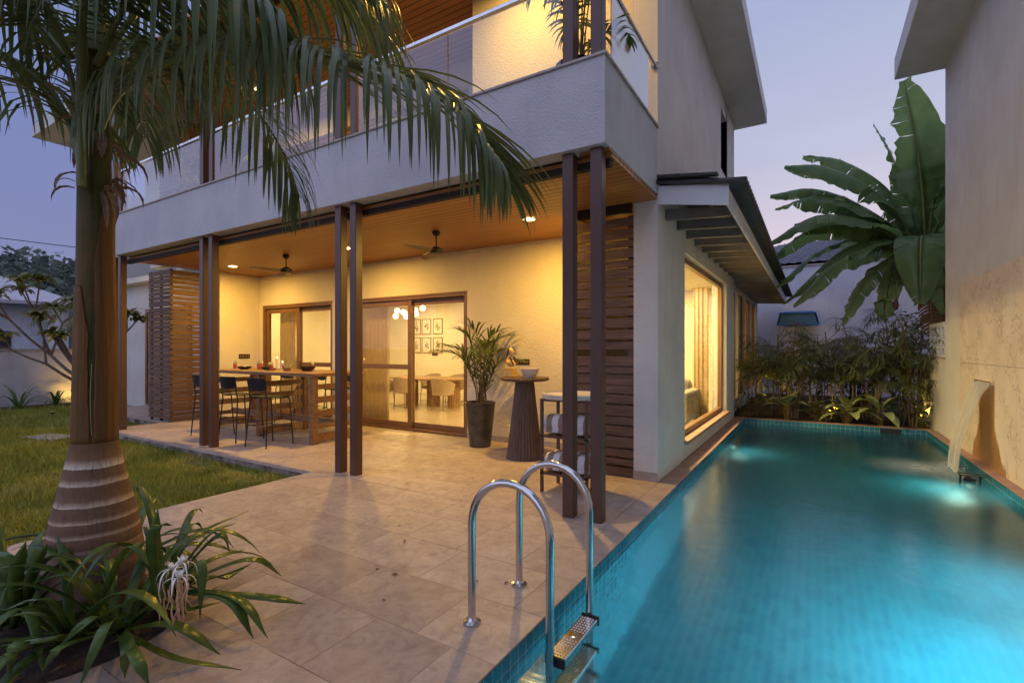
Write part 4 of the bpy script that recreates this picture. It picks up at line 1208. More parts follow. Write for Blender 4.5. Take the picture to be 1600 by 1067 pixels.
# ================================================================== INSIDE THE HOUSE
t = thing("dining_table", "oval wooden dining table on fluted legs behind the glass door", "table", (-8.7, 10.1, 0))
b = MB(); n = 56
ov = [(1.35*math.copysign(abs(math.cos(2*PI*k/n))**.75, math.cos(2*PI*k/n)), .56*math.copysign(abs(math.sin(2*PI*k/n))**.75, math.sin(2*PI*k/n))) for k in range(n)]
b.v = [(x, y, .71) for x, y in ov] + [(x, y, .75) for x, y in ov]
b.f = [tuple(reversed(range(n))), tuple(range(n, 2*n))] + [(k, (k+1) % n, n+(k+1) % n, n+k) for k in range(n)]
b.build("tabletop", DININGWOOD, t, local=True, bevel=.006)
for x in (-.7, .05, .75):
    b = MB(); b.lathe((x, 0, 0), [(.17, 0), (.17, .709)], 96, .08, 16); b.build("leg", DININGWOOD, t, local=True, smooth=True)
def make_dchair():
    t = thing("dining_chair", "", "chair", (0,0,0), group="tan barrel chairs round the dining table")
    b = MB(); n = 22   # wrap-round shell, faces +Y
    for j in range(n+1):
        a = R(-205 + 230*j/n); w = abs(2*j/n-1)
        for r, z in ((.27, .44), (.31, .80 - .16*w**2), (.275, .81 - .16*w**2), (.235, .46)):
            b.v.append((r*math.cos(a), r*math.sin(a), z))
    for j in range(n):
        q = 4*j
        for k in range(4): b.f.append((q+k, q+4+k, q+4+(k+1) % 4, q+(k+1) % 4))
    b.f += [(0,1,2,3), (4*n+3, 4*n+2, 4*n+1, 4*n)]
    b.build("shell", CHAIRFAB, t, local=True, smooth=True)
    b = MB(); b.lathe((0,0,0), [(.20, .38), (.27, .40), (.27, .47), (.20, .49), (.01, .495)], 28); b.build("seat", CHAIRFAB, t, local=True, smooth=True)
    for sx in (-1, 1):
        for sy in (-1, 1):
            b = MB(); b.tube([(sx*.18, sy*.18, .39), (sx*.20, sy*.20, 0)], .010, 8); b.build("leg", PICFRAME, t, local=True)
    b = MB(); b.tube([(-.2,-.2,.05), (.2,-.2,.05), (.2,.2,.05), (-.2,.2,.05), (-.2,-.2,.05)], .008, 6); b.build("stretcher", PICFRAME, t, local=True)
    return t
dc = make_dchair()
for i, (x, y, rz, lb) in enumerate(((-9.75, 9.38, 0, "tan barrel chair on the glass door side, at the far left of the dining table"), (-9.0, 9.40, .05, "tan barrel chair on the glass door side, second from the left"),
        (-7.75, 9.42, -.05, "tan barrel chair on the glass door side beside the potted palm's leaves"), (-9.4, 10.85, PI, "tan barrel chair on the picture side at the left of the dining table"),
        (-8.5, 10.86, PI, "tan barrel chair on the picture side in the middle of the dining table"), (-7.6, 10.85, PI, "tan barrel chair on the picture side at the right of the dining table"))):
    o = dc if i == 0 else copy_tree(dc)
    o.location = (x, y, 0); o.rotation_euler = (0, 0, rz); o["label"] = lb
t = thing("chandelier", "branching chandelier of round glowing globes above the dining table", "chandelier", (-9.2, 9.75, 2.948))
b = MB(); b.tube([(0,0,0), (0,0,-.42)], .012, 8); b.build("stem", PICFRAME, t, local=True)
rnd = random.Random(9)
for k, (dx, dy, dz) in enumerate(((-.42, 0, -.40), (-.22, .12, -.52), (-.05, -.15, -.46), (.14, .1, -.40), (.30, -.05, -.52), (.42, .08, -.36), (.10, -.2, -.58), (-.30, -.18, -.56))):
    b = MB(); b.tube([(0,0,-.42), (dx, dy, dz)], .007, 6); b.build("arm", PICFRAME, t, local=True)
    b = MB(); rr = .075
    b.lathe((dx, dy, dz), [(rr*math.sin(PI*i/10)+.0005, -rr*math.cos(PI*i/10)) for i in range(11)], 18); b.build("globe", GLOBE, t, local=True, smooth=True)
lamp("chandelier_lamp", 'POINT', (-9.2, 9.75, 2.35), 70, ROOM, t, shadow_soft_size=.25)
pic = None
for r_, z in ((0, 2.265), (1, 1.645)):
    for c_, x in enumerate((-11.52, -11.07, -10.58)):
        lb = "small framed botanical print in the %s row, %s of three, on the dining room wall" % (("upper", "lower")[r_], ("left", "middle", "right")[c_])
        t = thing("picture_frame", lb, "picture", (x, 12.59, z), group="framed botanical prints on the dining room wall")
        b = MB(); b.box(-.20, .20, -.02, 0, -.26, -.235); b.box(-.20, .20, -.02, 0, .235, .26); b.box(-.20, -.175, -.02, 0, -.235, .235); b.box(.175, .20, -.02, 0, -.235, .235); b.build("frame", PICFRAME, t, local=True)
        b = MB(); b.box(-.174, .174, -.008, -.002, -.234, .234); b.build("sheet", PAPER, t, local=True)
        b = MB(); rnd = random.Random(r_*3+c_)
        for k in range(26):
            a = rnd.uniform(0, 6.28); rr = rnd.uniform(0, 1); px, pz = .07*rr*math.cos(a), .13*rr*math.sin(a); aa = a + rnd.gauss(0, .4)
            b.add([(px, -.0105, pz), (px+.03*math.cos(aa+.5), -.0105, pz+.03*math.sin(aa+.5)), (px+.06*math.cos(aa), -.0105, pz+.06*math.sin(aa)), (px+.03*math.cos(aa-.5), -.0105, pz+.03*math.sin(aa-.5))], [(0,1,2,3)])
        b.build("print", INK, t, local=True)
def curtain(x0, x1, y0, y1, z0, z1, n, label, gather=0, amp=.03):
    b = MB(); N = n*8
    for j in range(7):
        u = j/6; z = z1 + (z0-z1)*u; g = 1 - gather*math.sin(PI*min(1, u*1.3))
        for i in range(N+1):
            s = i/N; a = amp*math.sin(2*PI*n*s + .9*math.sin(5*s+n))
            X = x0 + (x1-x0)*s*g; Y = y0 + (y1-y0)*s*g
            L = math.hypot(x1-x0, y1-y0); nx, ny = -(y1-y0)/L, (x1-x0)/L
            b.v.append((X+nx*a, Y+ny*a, z))
    for j in range(6):
        for i in range(N):
            a = j*(N+1)+i; b.f.append((a, a+1, a+N+2, a+N+1))
    o = b.build("curtain", CURTAIN, smooth=True); so = o.modifiers.new("solid", 'SOLIDIFY'); so.thickness = .004
    tag(o, label, "curtain", "curtains inside the glass doors and window")
curtain(-10.85, -10.05, 7.12, 7.12, .02, 2.75, 7, "gathered curtain inside the left door behind the bar table", .25)
curtain(-8.2, -7.25, 7.12, 7.12, .02, 2.75, 8, "brown curtain inside the left leaf of the wide sliding door")
curtain(-4.95, -5.25, 7.12, 7.12, .02, 2.75, 3, "narrow curtain behind the right edge of the wide sliding door")
curtain(-1.84, -2.12, 10.74, 10.70, .02, 2.78, 3, "long curtain inside the far end of the pool side window", 0, .018)
t = thing("sofa", "grey fabric sofa with a loose cushion seen through the pool side window", "sofa", (-2.75, 10.4, 0))
b = MB(); b.box(-3.6, -2.02, 9.55, 11.2, .12, .42); b.build("seat", SOFAFAB, t, bevel=.05)
b = MB(); b.box(-3.6, -2.24, 11.0, 11.22, .30, .80); b.build("backrest", SOFAFAB, t, bevel=.05)
b = MB(); b.box(-2.22, -2.0, 9.5, 11.25, .12, .70); b.build("arm", SOFAFAB, t, bevel=.05)
b = MB(); b.obox((-2.45, 10.85, .70), (.45, .16, .42), (.25, .1, .1)); o = b.build("cushion", SOFAFAB, t, bevel=.06)

# ================================================================== NEIGHBOURING VILLA ON THE RIGHT
t = thing("neighbour_villa", "pale neighbouring villa with a plain wall and veined stone cladding over the pool", "house", (4.5, 5, 0))
b = MB(); b.box(1.95, 9.0, -4, 11.2, -.02, 6.41); b.build("wall", WALL, t)
b = MB(); b.box(1.26, 9.2, -4.4, 11.32, 6.412, 6.80); b.build("roof_eave", WALL, t, bevel=.01)
b = MB()
ys = [10.12, 8.98, 7.62, 6.26, 4.9, 3.5]; zs = [-.008, 1.30, 2.52]
for i in range(5):
    for j in range(2):
        z0, z1 = zs[j]+.0025, zs[j+1]-.0025
        b.box(1.928, 1.949, ys[i+1]+.0025, ys[i]-.0025, z0, z1)
b.build("stone_cladding", STONE, t, bevel=.0015)
t = thing("water_spout", "flat stainless blade spout set in the veined stone wall", "spout", (1.93, 8.77, 1.05))
b = MB(); b.box(1.895, 1.9275, 8.392, 9.148, 1.082, 1.09); b.box(1.895, 1.9275, 8.392, 9.148, 1.048, 1.055); b.box(1.895, 1.9275, 8.392, 8.40, 1.055, 1.082); b.box(1.895, 1.9275, 9.14, 9.148, 1.055, 1.082); b.build("blade", CHROME, t)
b = MB(); m_, nn = 22, 30; rnd = random.Random(6)
path = bez([(1.915,0,1.070),(1.885,0,1.030),(1.826,0,.915),(1.765,0,.72),(1.705,0,.53),(1.655,0,.33),(1.62,0,.10),(1.60,0,-.12)], nn)
ph = [rnd.uniform(0, 6.28) for _ in range(m_+1)]
for th in (0, .014):
    for i, p in enumerate(path):
        u = i/nn
        for j in range(m_+1):
            s_ = j/m_; wdt = .36*(1 - .34*u)
            b.v.append((p.x - th*(1-.3*u) + (.010*math.sin(9*s_+u*3) + .008*math.sin(ph[j]+u*2))*u, 8.77 + (2*s_-1)*wdt + .012*math.sin(u*7+ph[j])*u, p.z))
for q in range(2):
    for i in range(nn):
        for j in range(m_):
            a = q*(nn+1)*(m_+1) + i*(m_+1)+j; b.f.append((a, a+1, a+m_+2, a+m_+1))
for k in range(80):      # drops thrown up round the foot
    a, r = rnd.uniform(0, 6.28), abs(rnd.gauss(0, .16)); q = rnd.uniform(.003, .009)
    b.lathe((1.60 + r*math.cos(a)*.7, 8.77 + r*math.sin(a)*1.6, -.105 + abs(rnd.gauss(0, .05))), [(.0005, -q), (q, 0), (.0005, q)], 5, cap=False)
tag(b.build("water_stream", FALL, smooth=True), "curved sheet of water pouring from the wall spout into the pool", "falling water")
t = thing("underwater_spotlight", "small black spotlight on a bracket at the pool edge below the spout", "spotlight", (1.72, 8.0, -.05))
b = MB(); b.box(1.52, 1.80, 7.98, 8.00, -.035, -.025); b.box(1.52, 1.80, 8.12, 8.14, -.035, -.025); b.box(1.52, 1.54, 8.0, 8.12, -.035, -.025); b.box(1.52, 1.54, 7.98, 8.0, -.16, -.035); b.box(1.70, 1.72, 7.98, 8.0, -.16, -.035); b.build("bracket", DARKMETAL, t)
b = MB(); b.tube([(1.66, 8.06, -.12), (1.60, 8.10, -.08)], .045, 16); b.build("lamp_body", DARKMETAL, t, smooth=True)
# low garden wall and fretwork blocks behind it
t = thing("garden_wall", "low rendered wall running on from the neighbouring villa beside the planting", "wall", (2.05, 12.5, 0))
b = MB(); b.box(1.952, 2.10, 11.203, 13.7, -.4, 1.33); b.build("wall", WALL, t)
b = MB(); b.box(1.93, 2.12, 11.204, 13.72, 1.332, 1.36); b.build("coping", SILL, t)
t = thing("fretwork_screen", "white pierced decorative screen standing on the low garden wall", "screen", (2.03, 11.8, 1.36))
b = MB(); b.box(2.0, 2.05, 11.21, 12.9, 1.361, 1.41); b.box(2.0, 2.05, 11.21, 12.9, 1.95, 2.0); b.box(2.0, 2.05, 11.21, 11.27, 1.41, 1.95); b.box(2.0, 2.05, 12.84, 12.9, 1.41, 1.95)
for c in range(5):
    for r_ in range(4):
        yc, zc = 11.42 + c*.31, 1.48 + r_*.135
        pts = [(2.025, yc + .13*(math.cos(a)), zc + .062*math.sin(a)) for a in [R(20+ 18*k) for k in range(12)]]
        b.tube(pts, .022, 6)
    b.box(2.005, 2.045, 11.555+c*.31, 11.585+c*.31, 1.41, 1.95)
b.build("fretwork", FASCIA, t)
# boundary at the back, neighbour's roofs
t = thing("boundary_wall", "tall grey rendered wall closing the planting bed at the back", "wall", (3, 19.5, 0))
b = MB(); b.box(-6, 9, 19.3, 19.5, -.5, 4.3); b.build("wall", LILACWALL, t)
b = MB(); b.box(-6.0, 9.0, 19.26, 19.54, 4.302, 4.36); b.build("coping", SILL, t)
t = thing("tiled_roof_house", "house with a grey tiled hipped roof beyond the boundary wall", "house", (1, 27, 0))
b = MB(); b.box(-5, 7, 23, 32, -.5, 4.88); b.build("wall", LILACWALL, t)
b = MB(); n0 = 0
def roof_plane(b, a, c, d, e, n, m_):     # rows of scalloped tiles between eave a-c and ridge d-e
    a, c, d, e = map(V, (a, c, d, e)); s0 = len(b.v)
    for i in range(n+1):
        for k in (0, 1):
            u = min(1, (i + (0 if k == 0 else .0))/n)
            L_, R_ = a.lerp(d, u), c.lerp(e, u)
            for j in range(m_+1):
                p = L_.lerp(R_, j/m_); b.v.append((p.x, p.y, p.z + .04*abs(math.sin(j*PI/2)) + (.05 if k else 0)))
    w = m_+1
    for i in range(2*n+1):
        for j in range(m_):
            q = s0 + i*w + j; b.f.append((q, q+1, q+w+1, q+w))
roof_plane(b, (-5.6, 22.4, 4.9), (7.6, 22.4, 4.9), (-1.2, 26.5, 6.4), (3.2, 26.5, 6.4), 16, 80)
b.add([(-5.6,22.4,4.9),(-1.2,26.5,6.4),(3.2,26.5,6.4),(7.6,22.4,4.9),(7.6,32,4.9),(-5.6,32,4.9)], [(0,1,5),(3,4,2),(1,2,4,5)])
b.build("roof", ROOFTILE, t)
b = MB(); b.box(-5.5, 7.5, 21.6, 22.6, 4.55, 4.65); b.build("eave", NBRROOF, t)
t = thing("floodlight", "blue plastic floodlight fixed to the wall above the bushes", "floodlight", (-.45, 19.2, 2.6))
b = MB(); b.add([(-.55,0,-.20),(.55,0,-.20),(.42,0,.20),(-.42,0,.20),(-.62,-.22,-.28),(.62,-.22,-.28),(.52,-.28,.12),(-.52,-.28,.12)],[(0,1,5,4),(1,2,6,5),(2,3,7,6),(3,0,4,7),(0,3,2,1)])
b.box(-.62, .62, -.30, -.24, -.30, -.24); b.box(-.54, .54, -.34, -.28, .08, .14); b.build("housing", BLUEPL, t, local=True, bevel=.02)
b = MB(); b.add([(-.56,-.24,-.24),(.56,-.24,-.24),(.48,-.285,.09),(-.48,-.285,.09)], [(0,1,2,3)]); b.build("lens", M("floodlight_lens", (.10, .22, .34), None, .15), t, local=True)

# ================================================================== PLANTING BEHIND THE POOL
def bamboo_palm(seed, H, n_cane, spread):
    rnd = random.Random(seed)
    t = thing("bamboo_palm", "", "palm", (0,0,0), group="bamboo palms in the bed behind the pool")
    cn_, lf = MB(), MB()
    for c in range(n_cane):
        a = rnd.uniform(0, 6.28); r = rnd.uniform(.02, spread*.4); h = H*rnd.uniform(.55, .95)
        x, y = r*math.cos(a), r*math.sin(a); lx, ly = rnd.gauss(0, .12), rnd.gauss(0, .12)
        cn_.tube([(x, y, -.05), (x+lx*.4, y+ly*.4, h*.5), (x+lx, y+ly, h)], [.016, .013, .009], 6)
        for k in range(rnd.randint(4, 6)):
            z = h*(.46 + .58*(k+1)/7); aa = rnd.uniform(0, 6.28); L = rnd.uniform(.45, .85)
            ca, sa = math.cos(aa), math.sin(aa); f = z/h
            bx, by = x+lx*f, y+ly*f; up = rnd.uniform(.12, .42)
            pts = [(bx, by, z), (bx+ca*L*.35, by+sa*L*.35, z+up*.7), (bx+ca*L*.72, by+sa*L*.72, z+up*.8), (bx+ca*L, by+sa*L, z+up*.45)]
            pinnate(lf, cn_, pts, 18, .29, .0070, .30, (66, 26), .1, .006, .22, rnd, None, .2)
    lf.build("leaves", AREC, t, local=True); cn_.build("canes", CANE, t, local=True)
    return t
protos = [bamboo_palm(1, 1.75, 5, .5), bamboo_palm(2, 2.05, 4, .45), bamboo_palm(3, 1.4, 5, .5)]
for p in protos: p.location = (0, 0, -60)
rows = [(-1.12, 12.55, 0, "bamboo palm nearest the rear windows, at the left front of the bed"), (-.72, 13.0, 1, "tall bamboo palm second from the rear windows at the front of the bed"),
        (-.30, 12.75, 2, "low bamboo palm in front of the blue floodlight's left side"), (.08, 13.1, 1, "bamboo palm standing below the blue floodlight"),
        (.48, 12.7, 0, "bamboo palm rising behind the round leaved pale plant"), (.85, 13.2, 1, "tall bamboo palm behind the two pale leaved plants"),
        (1.20, 12.8, 2, "low bamboo palm behind the rightmost pale leaved plant"), (1.62, 13.0, 0, "bamboo palm leaning against the low garden wall"),
        (-1.2, 14.2, 1, "bamboo palm at the back by the rear windows"), (-.5, 14.6, 0, "bamboo palm at the back, left of the middle of the bed"),
        (.15, 14.8, 1, "bamboo palm at the back, in the middle of the bed"), (.8, 14.5, 0, "bamboo palm at the back, before the banana plant's low leaf"),
        (1.4, 14.3, 1, "bamboo palm at the back near the foot of the banana plant"), (-1.0, 16.2, 1, "farthest bamboo palm beside the rear windows"), (1.72, 12.35, 2, "lowest bamboo palm in the corner of pool coping and garden wall")]
used = set()
for i, (x, y, k, lb) in enumerate(rows):
    o = protos[k] if k not in used else copy_tree(protos[k]); used.add(k)
    o.location = (x, y, 0); o.rotation_euler = (0, 0, i*1.37); sc = (.86 + .42*((i*7) % 5)/4); o.scale = (sc, sc, sc); o["label"] = lb

def pale_plant(seed, n, L, w, label, loc):
    rnd = random.Random(seed)
    t = thing("broad_leaf_plant", label, "plant", loc, group="pale broad leaved plants at the pool end")
    lf, stt = MB(), MB()
    for k in range(n):
        a = k*2.4 + rnd.uniform(-.3, .3); ca, sa = math.cos(a), math.sin(a); e = rnd.uniform(.3, 1.1)
        s0 = V((ca*.03, sa*.03, 0)); s1 = V((ca*.14*(1.3-e), sa*.14*(1.3-e), .12 + .22*e))
        stt.tube([s0, s1], .007, 6)
        d = V((ca*math.cos(e), sa*math.cos(e), math.sin(e))); pts = [s1]; q = s1.copy(); ws = []
        LL = L*rnd.uniform(.75, 1.1)
        for i in range(8):
            d = (d + V((0,0,-.16))).normalized(); q = q + d*LL/8; pts.append(q.copy())
        for i in range(9): u = i/8; ws.append(w*max(.03, math.sin(PI*(u**.85)))**.8 if u < 1 else .002)
        lf.blade(pts, ws, V((-sa, ca, 0)), .28)
    lf.build("leaves", DIEF, t, local=True, smooth=True); stt.build("stems", CANE, t, local=True)
pale_plant(1, 15, .50, .100, "round clump of pale broad leaves in the middle of the far pool edge", (.60, 12.26, -.03))
pale_plant(2, 13, .62, .092, "pale long leaved clump right of the middle at the far pool edge", (1.15, 12.28, -.03))
pale_plant(3, 12, .48, .085, "darker pale leaved clump left of the middle at the far pool edge", (-.50, 12.30, -.03))
pale_plant(4, 9, .32, .06, "small pale leaved clump between the left and middle ones", (.05, 12.5, -.03))
def leafy_shrub(name, label, loc, r, h, n, mat_, L, w, seed, group=None, cat="shrub", flat=1.0):
    rnd = random.Random(seed); t = thing(name, label, cat, loc, group=group)
    lf, stt = MB(), MB()
    for s in range(max(4, int(n/25))):
        a = rnd.uniform(0, 6.28); rr = r*rnd.uniform(.2, .8); stt.tube([(0, 0, -.03), (rr*.4*math.cos(a), rr*.4*math.sin(a), h*.45), (rr*math.cos(a), rr*math.sin(a), h*rnd.uniform(.6, .9))], [.014, .01, .004], 5)
    for k in range(n):
        a = rnd.uniform(0, 6.28); u = rnd.random()**.5; z = h*rnd.uniform(.08, 1); q = r*u*math.sqrt(max(.05, 1-(abs(z/h-.45)/.62)**2))
        p = V((q*math.cos(a), q*math.sin(a), z)); d = V((math.cos(a)+rnd.gauss(0,.5), math.sin(a)+rnd.gauss(0,.5), rnd.uniform(-.2, .9)))
        leaf_iter(lf, p, d, L*rnd.uniform(.6, 1.2), w*rnd.uniform(.7, 1.2), .35, 4, .2)
    lf.build("leaves", mat_, t, local=True); stt.build("stems", BARK, t, local=True)
    return t
G = "low shrubs in the bed behind the pool"
leafy_shrub("shrub", "low dark shrub in the bed corner by the rear windows", (-1.2, 12.4, -.03), .35, .5, 170, SHRUBLEAF, .13, .022, 1, G)
leafy_shrub("shrub", "small speckled shrub catching the garden light left of the middle pale plant", (.24, 12.4, -.03), .24, .42, 150, leafmat("speckled_leaf", (.07, .08, .015), (.20, .16, .03), .4, .2, 18), .11, .022, 2, G)
leafy_shrub("shrub", "dark strappy shrub at the foot of the low garden wall", (1.70, 12.5, -.03), .38, .75, 200, SHRUBLEAF, .30, .022, 3, G)
leafy_shrub("shrub", "dense dark shrub behind the pale leaved plants", (.85, 13.6, -.03), .8, 1.2, 420, SHRUBLEAF, .2, .035, 4, G)
leafy_shrub("shrub", "dense dark shrub below the blue floodlight", (-.4, 13.7, -.03), .8, 1.1, 400, SHRUBLEAF, .2, .03, 5, G)
leafy_shrub("climbing_shrub", "leafy shrub spilling round the white fretwork screen", (1.75, 13.6, .4), .55, 1.9, 420, SHRUBLEAF, .2, .035, 6)
def garden_light(x, y, z, label, power, group, aim=(0, .5, 1)):
    t = thing("garden_spotlight", label, "garden light", (x, y, z), group=group)
    b = MB(); b.tube([(0,0,-.1), (0,0,.02)], .008, 6); b.build("spike", DARKMETAL, t, local=True)
    b = MB(); b.lathe((0,0,.02), [(.025, 0), (.035, .05), (.034, .055)], 14); b.build("head", DARKMETAL, t, local=True, smooth=True)
    b = MB(); b.lathe((0,0,.076), [(.03, 0), (.001, .002)], 14); b.build("lens", GARDENLENS, t, local=True)
    lamp("garden_lamp", 'SPOT', (x, y, z+.13), power, WARM, t, V(aim).to_track_quat('-Z', 'Y').to_euler(), shadow_soft_size=.03, spot_size=R(120), spot_blend=.8)
G = "small garden spotlights among the plants"
garden_light(.32, 12.62, .02, "small garden spotlight behind the speckled shrub", 70, G)
garden_light(1.80, 12.75, .02, "small garden spotlight against the low garden wall", 45, G, (.5, .1, 1))
garden_light(2.55, 12.6, .0, "small garden spotlight at the foot of the tall banana plant", 60, G, (-.25, .8, 2.2))
garden_light(-.85, 13.4, .02, "small garden spotlight among the palms near the rear windows", 55, G)

# ---- banana plant
def banana_leaf(mb, rib, pts, Wd, seed, tear=.25, hang=.5, mat=None, dry=False):
    rnd = random.Random(seed); C = bez(pts, 40); N = 40
    rib.tube(C, [.03*(1-.85*i/N)+.003 for i in range(N+1)], 6)
    start = 5
    for s in (-1, 1):
        drop = hang*rnd.uniform(.7, 1.2); prev = None
        for i in range(start, N+1):
            u = (i-start)/(N-start); w = Wd*(math.sin(PI*min(1, .10+.90*u))**.55 if u < .97 else .25)
            T = (C[min(i+1, N)] - C[max(i-1, 0)]).normalized()
            Sd = T.cross(V((0,0,1)))
            if Sd.length < .15: Sd = T.cross(V((0,1,0)))
            Sd = Sd.normalized()*s; U = Sd.cross(T)*s
            if U.z < 0: U = -U
            drop += rnd.gauss(0, .07); drop = max(hang*.3, min(hang*2, drop))
            tears = rnd.random() < tear
            if tears: drop += rnd.gauss(0, .16)
            row = []
            for k in range(5):
                q = k/4; ang = .35 - drop*1.5*q
                off = Sd*math.cos(ang)*w*q + U*math.sin(ang)*w*q*.8 + T*w*.25*q
                off += V((0,0,-1))*w*.35*q*q*hang + U*.012*math.sin(i*1.9)*q
                row.append(C[i] + off)
            if prev is not None:
                gap = .0
                a = [p.copy() for p in row]
                if tears:
                    for k in range(1, 5): a[k] = row[k].lerp(prev[k], (rnd.choice((.05, .10, .30)) if not dry else .5)*k/4)
                n0 = len(mb.v)
                for k in range(5): mb.v.append(tuple(prev[k]))
                for k in range(5): mb.v.append(tuple(a[k]))
                for k in range(4): mb.f.append((n0+k, n0+k+1, n0+k+6, n0+k+5))
            prev = row
def merge_doubles(o, d=.0008):
    import bmesh
    bm = bmesh.new(); bm.from_mesh(o.data); bmesh.ops.remove_doubles(bm, verts=bm.verts, dist=d); bm.to_mesh(o.data); bm.free()
BX, BY = 2.28, 13.45
t = thing("banana_plant", "tall banana plant with a hanging fruit bunch behind the low garden wall", "banana plant", (BX, BY, -.1))
b = MB(); b.tube(bez([(BX+.08, BY, -.1), (BX+.02, BY, 1.2), (BX-.06, BY-.05, 2.4), (BX-.20, BY-.1, 3.35), (BX-.26, BY-.1, 3.7)], 14), [.19,.18,.17,.165,.16,.155,.15,.145,.135,.125,.115,.105,.09,.075,.06], 16); b.build("stem", BANANASTEM, t, smooth=True)
cx, cy, cz = BX-.28, BY-.12, 3.35
leaves = [  # mid-rib through crown point, bend, tip ; width
    ([(cx, cy, cz), (cx-.05, cy-.15, 4.4), (cx-.18, cy-.3, 5.7), (cx-.42, cy-.55, 7.0)], .52, .12, .12),
    ([(cx, cy, cz), (cx-.25, cy+.1, 4.6), (cx-.5, cy+.2, 5.6), (cx-.85, cy+.25, 6.5)], .40, .2, .3),
    ([(cx, cy, cz), (cx-.7, cy-.1, 4.7), (cx-1.7, cy-.2, 5.55), (cx-2.55, cy-.3, 5.75)], .42, .15, .75),
    ([(cx, cy, cz), (cx-.8, cy+.3, 4.5), (cx-1.9, cy+.5, 5.3), (cx-2.9, cy+.5, 5.35)], .42, .2, .8),
    ([(cx, cy, cz), (cx-.8, cy-.4, 4.05), (cx-1.9, cy-.9, 4.35), (cx-2.8, cy-1.2, 3.85)], .42, .25, .9),
    ([(cx, cy, cz), (cx-.9, cy+.1, 3.95), (cx-1.9, cy+.1, 3.75), (cx-2.75, cy, 3.0)], .40, .3, .9),
    ([(cx, cy, cz), (cx-.7, cy-.5, 3.7), (cx-1.6, cy-1.0, 3.3), (cx-2.35, cy-1.35, 2.45)], .38, .3, .9),
    ([(cx, cy, cz), (cx-.15, cy-.7, 3.75), (cx-.25, cy-1.2, 3.4), (cx-.30, cy-1.5, 2.35)], .42, .1, .5),
    ([(cx, cy, cz), (cx-.45, cy-.2, 3.3), (cx-.65, cy-.4, 2.9), (cx-.75, cy-.5, 2.1)], .30, .05, .4),
    ([(cx, cy, cz), (cx+.3, cy-.2, 4.4), (cx+.55, cy-.3, 5.4), (cx+.8, cy-.4, 5.9)], .36, .15, .4),
    ([(cx, cy, cz), (cx+.5, cy+.3, 4.3), (cx+1.1, cy+.5, 4.9), (cx+1.8, cy+.6, 4.7)], .42, .2, .7),
    ([(cx, cy, cz), (cx+.4, cy-.5, 3.9), (cx+.6, cy-.9, 3.9), (cx+.8, cy-1.1, 3.2)], .36, .2, .7),
    ([(cx, cy, cz), (cx+.1, cy+.9, 4.3), (cx+.1, cy+1.9, 4.6), (cx, cy+2.7, 4.1)], .42, .2, .8),
    ([(cx, cy, cz), (cx-.5, cy+.7, 4.0), (cx-1.2, cy+1.4, 4.1), (cx-1.9, cy+1.9, 3.4)], .40, .2, .8),
    ([(cx, cy, cz), (cx-.55, cy+.2, 4.9), (cx-1.4, cy+.3, 5.8), (cx-2.2, cy+.3, 6.1)], .36, .3, .8),
    ([(cx, cy, cz), (cx-.8, cy-.1, 4.35), (cx-1.9, cy-.3, 4.9), (cx-2.75, cy-.4, 4.75)], .34, .4, .9),
    ([(cx, cy, cz), (cx-.7, cy-.3, 3.8), (cx-1.5, cy-.6, 3.6), (cx-2.3, cy-.8, 2.8)], .30, .4, 1.0),
    ([(cx, cy, cz), (cx+.1, cy-.1, 4.5), (cx+.15, cy-.1, 5.4), (cx+.1, cy-.2, 6.2)], .38, .2, .3),
    ([(cx, cy, cz), (cx-.5, cy-.3, 3.5), (cx-1.1, cy-.7, 2.9), (cx-1.5, cy-.9, 2.0)], .26, .4, 1.0),
    ([(cx, cy, cz), (cx+.1, cy-.6, 3.5), (cx+.15, cy-.9, 3.0), (cx+.15, cy-1.0, 2.2)], .34, .3, .7),
    ([(cx, cy, cz), (cx-.9, cy-.2, 4.1), (cx-2.0, cy-.5, 4.15), (cx-2.95, cy-.7, 3.5)], .36, .5, .9),
    ([(cx, cy, cz), (cx-.8, cy+.1, 3.7), (cx-1.7, cy+.1, 3.35), (cx-2.6, cy, 2.6)], .32, .5, 1.0),
]
for i, (pts, wd, tr, hg) in enumerate(leaves):
    lf, rb = MB(), MB(); banana_leaf(lf, rb, pts, wd*1.0, 40+i, min(.38, tr*1.0), hg*.62)
    o = lf.build("leaf", BANANALEAF, t, smooth=True); merge_doubles(o)
    rb.build("midrib", RACHIS, o, smooth=True)
for i, (pts, wd) in enumerate((([(cx, cy, cz), (cx-.9, cy+.2, 4.45), (cx-1.7, cy+.3, 4.6), (cx-2.4, cy+.3, 4.5)], .22), ([(cx, cy-.05, cz-.2), (cx+.2, cy-.3, 3.2), (cx+.3, cy-.4, 2.6), (cx+.25, cy-.45, 1.8)], .3), ([(cx, cy, cz-.2), (cx-.1, cy-.3, 3.1), (cx, cy-.4, 2.6), (cx+.05, cy-.45, 1.7)], .26))):
    lf, rb = MB(), MB(); banana_leaf(lf, rb, pts, wd, 70+i, .8, 1.1, dry=True)
    o = lf.build("leaf", DRYLEAF, t, label="withered brown banana leaf"); rb.build("midrib", DRYBARK, o, smooth=True)
b = MB(); stalk = bez([(cx, cy, cz), (cx-.25, cy-.3, 3.55), (cx-.5, cy-.5, 3.3), (cx-.55, cy-.55, 2.75), (cx-.55, cy-.55, 2.55)], 14); b.tube(stalk, .018, 8); b.build("fruit_stalk", RACHIS, t, smooth=True)
b = MB(); rnd = random.Random(3)
for r_ in range(5):
    for k in range(9):
        a = k*6.28/9 + r_*.3; p = V((cx-.52 + .03*math.cos(a), cy-.5+.03*math.sin(a), 3.28 - r_*.10)); d = V((math.cos(a), math.sin(a), 0))
        b.tube([p, p + d*.09 + V((0,0,-.01)), p + d*.12 + V((0,0,.08))], [.012, .018, .006], 6)
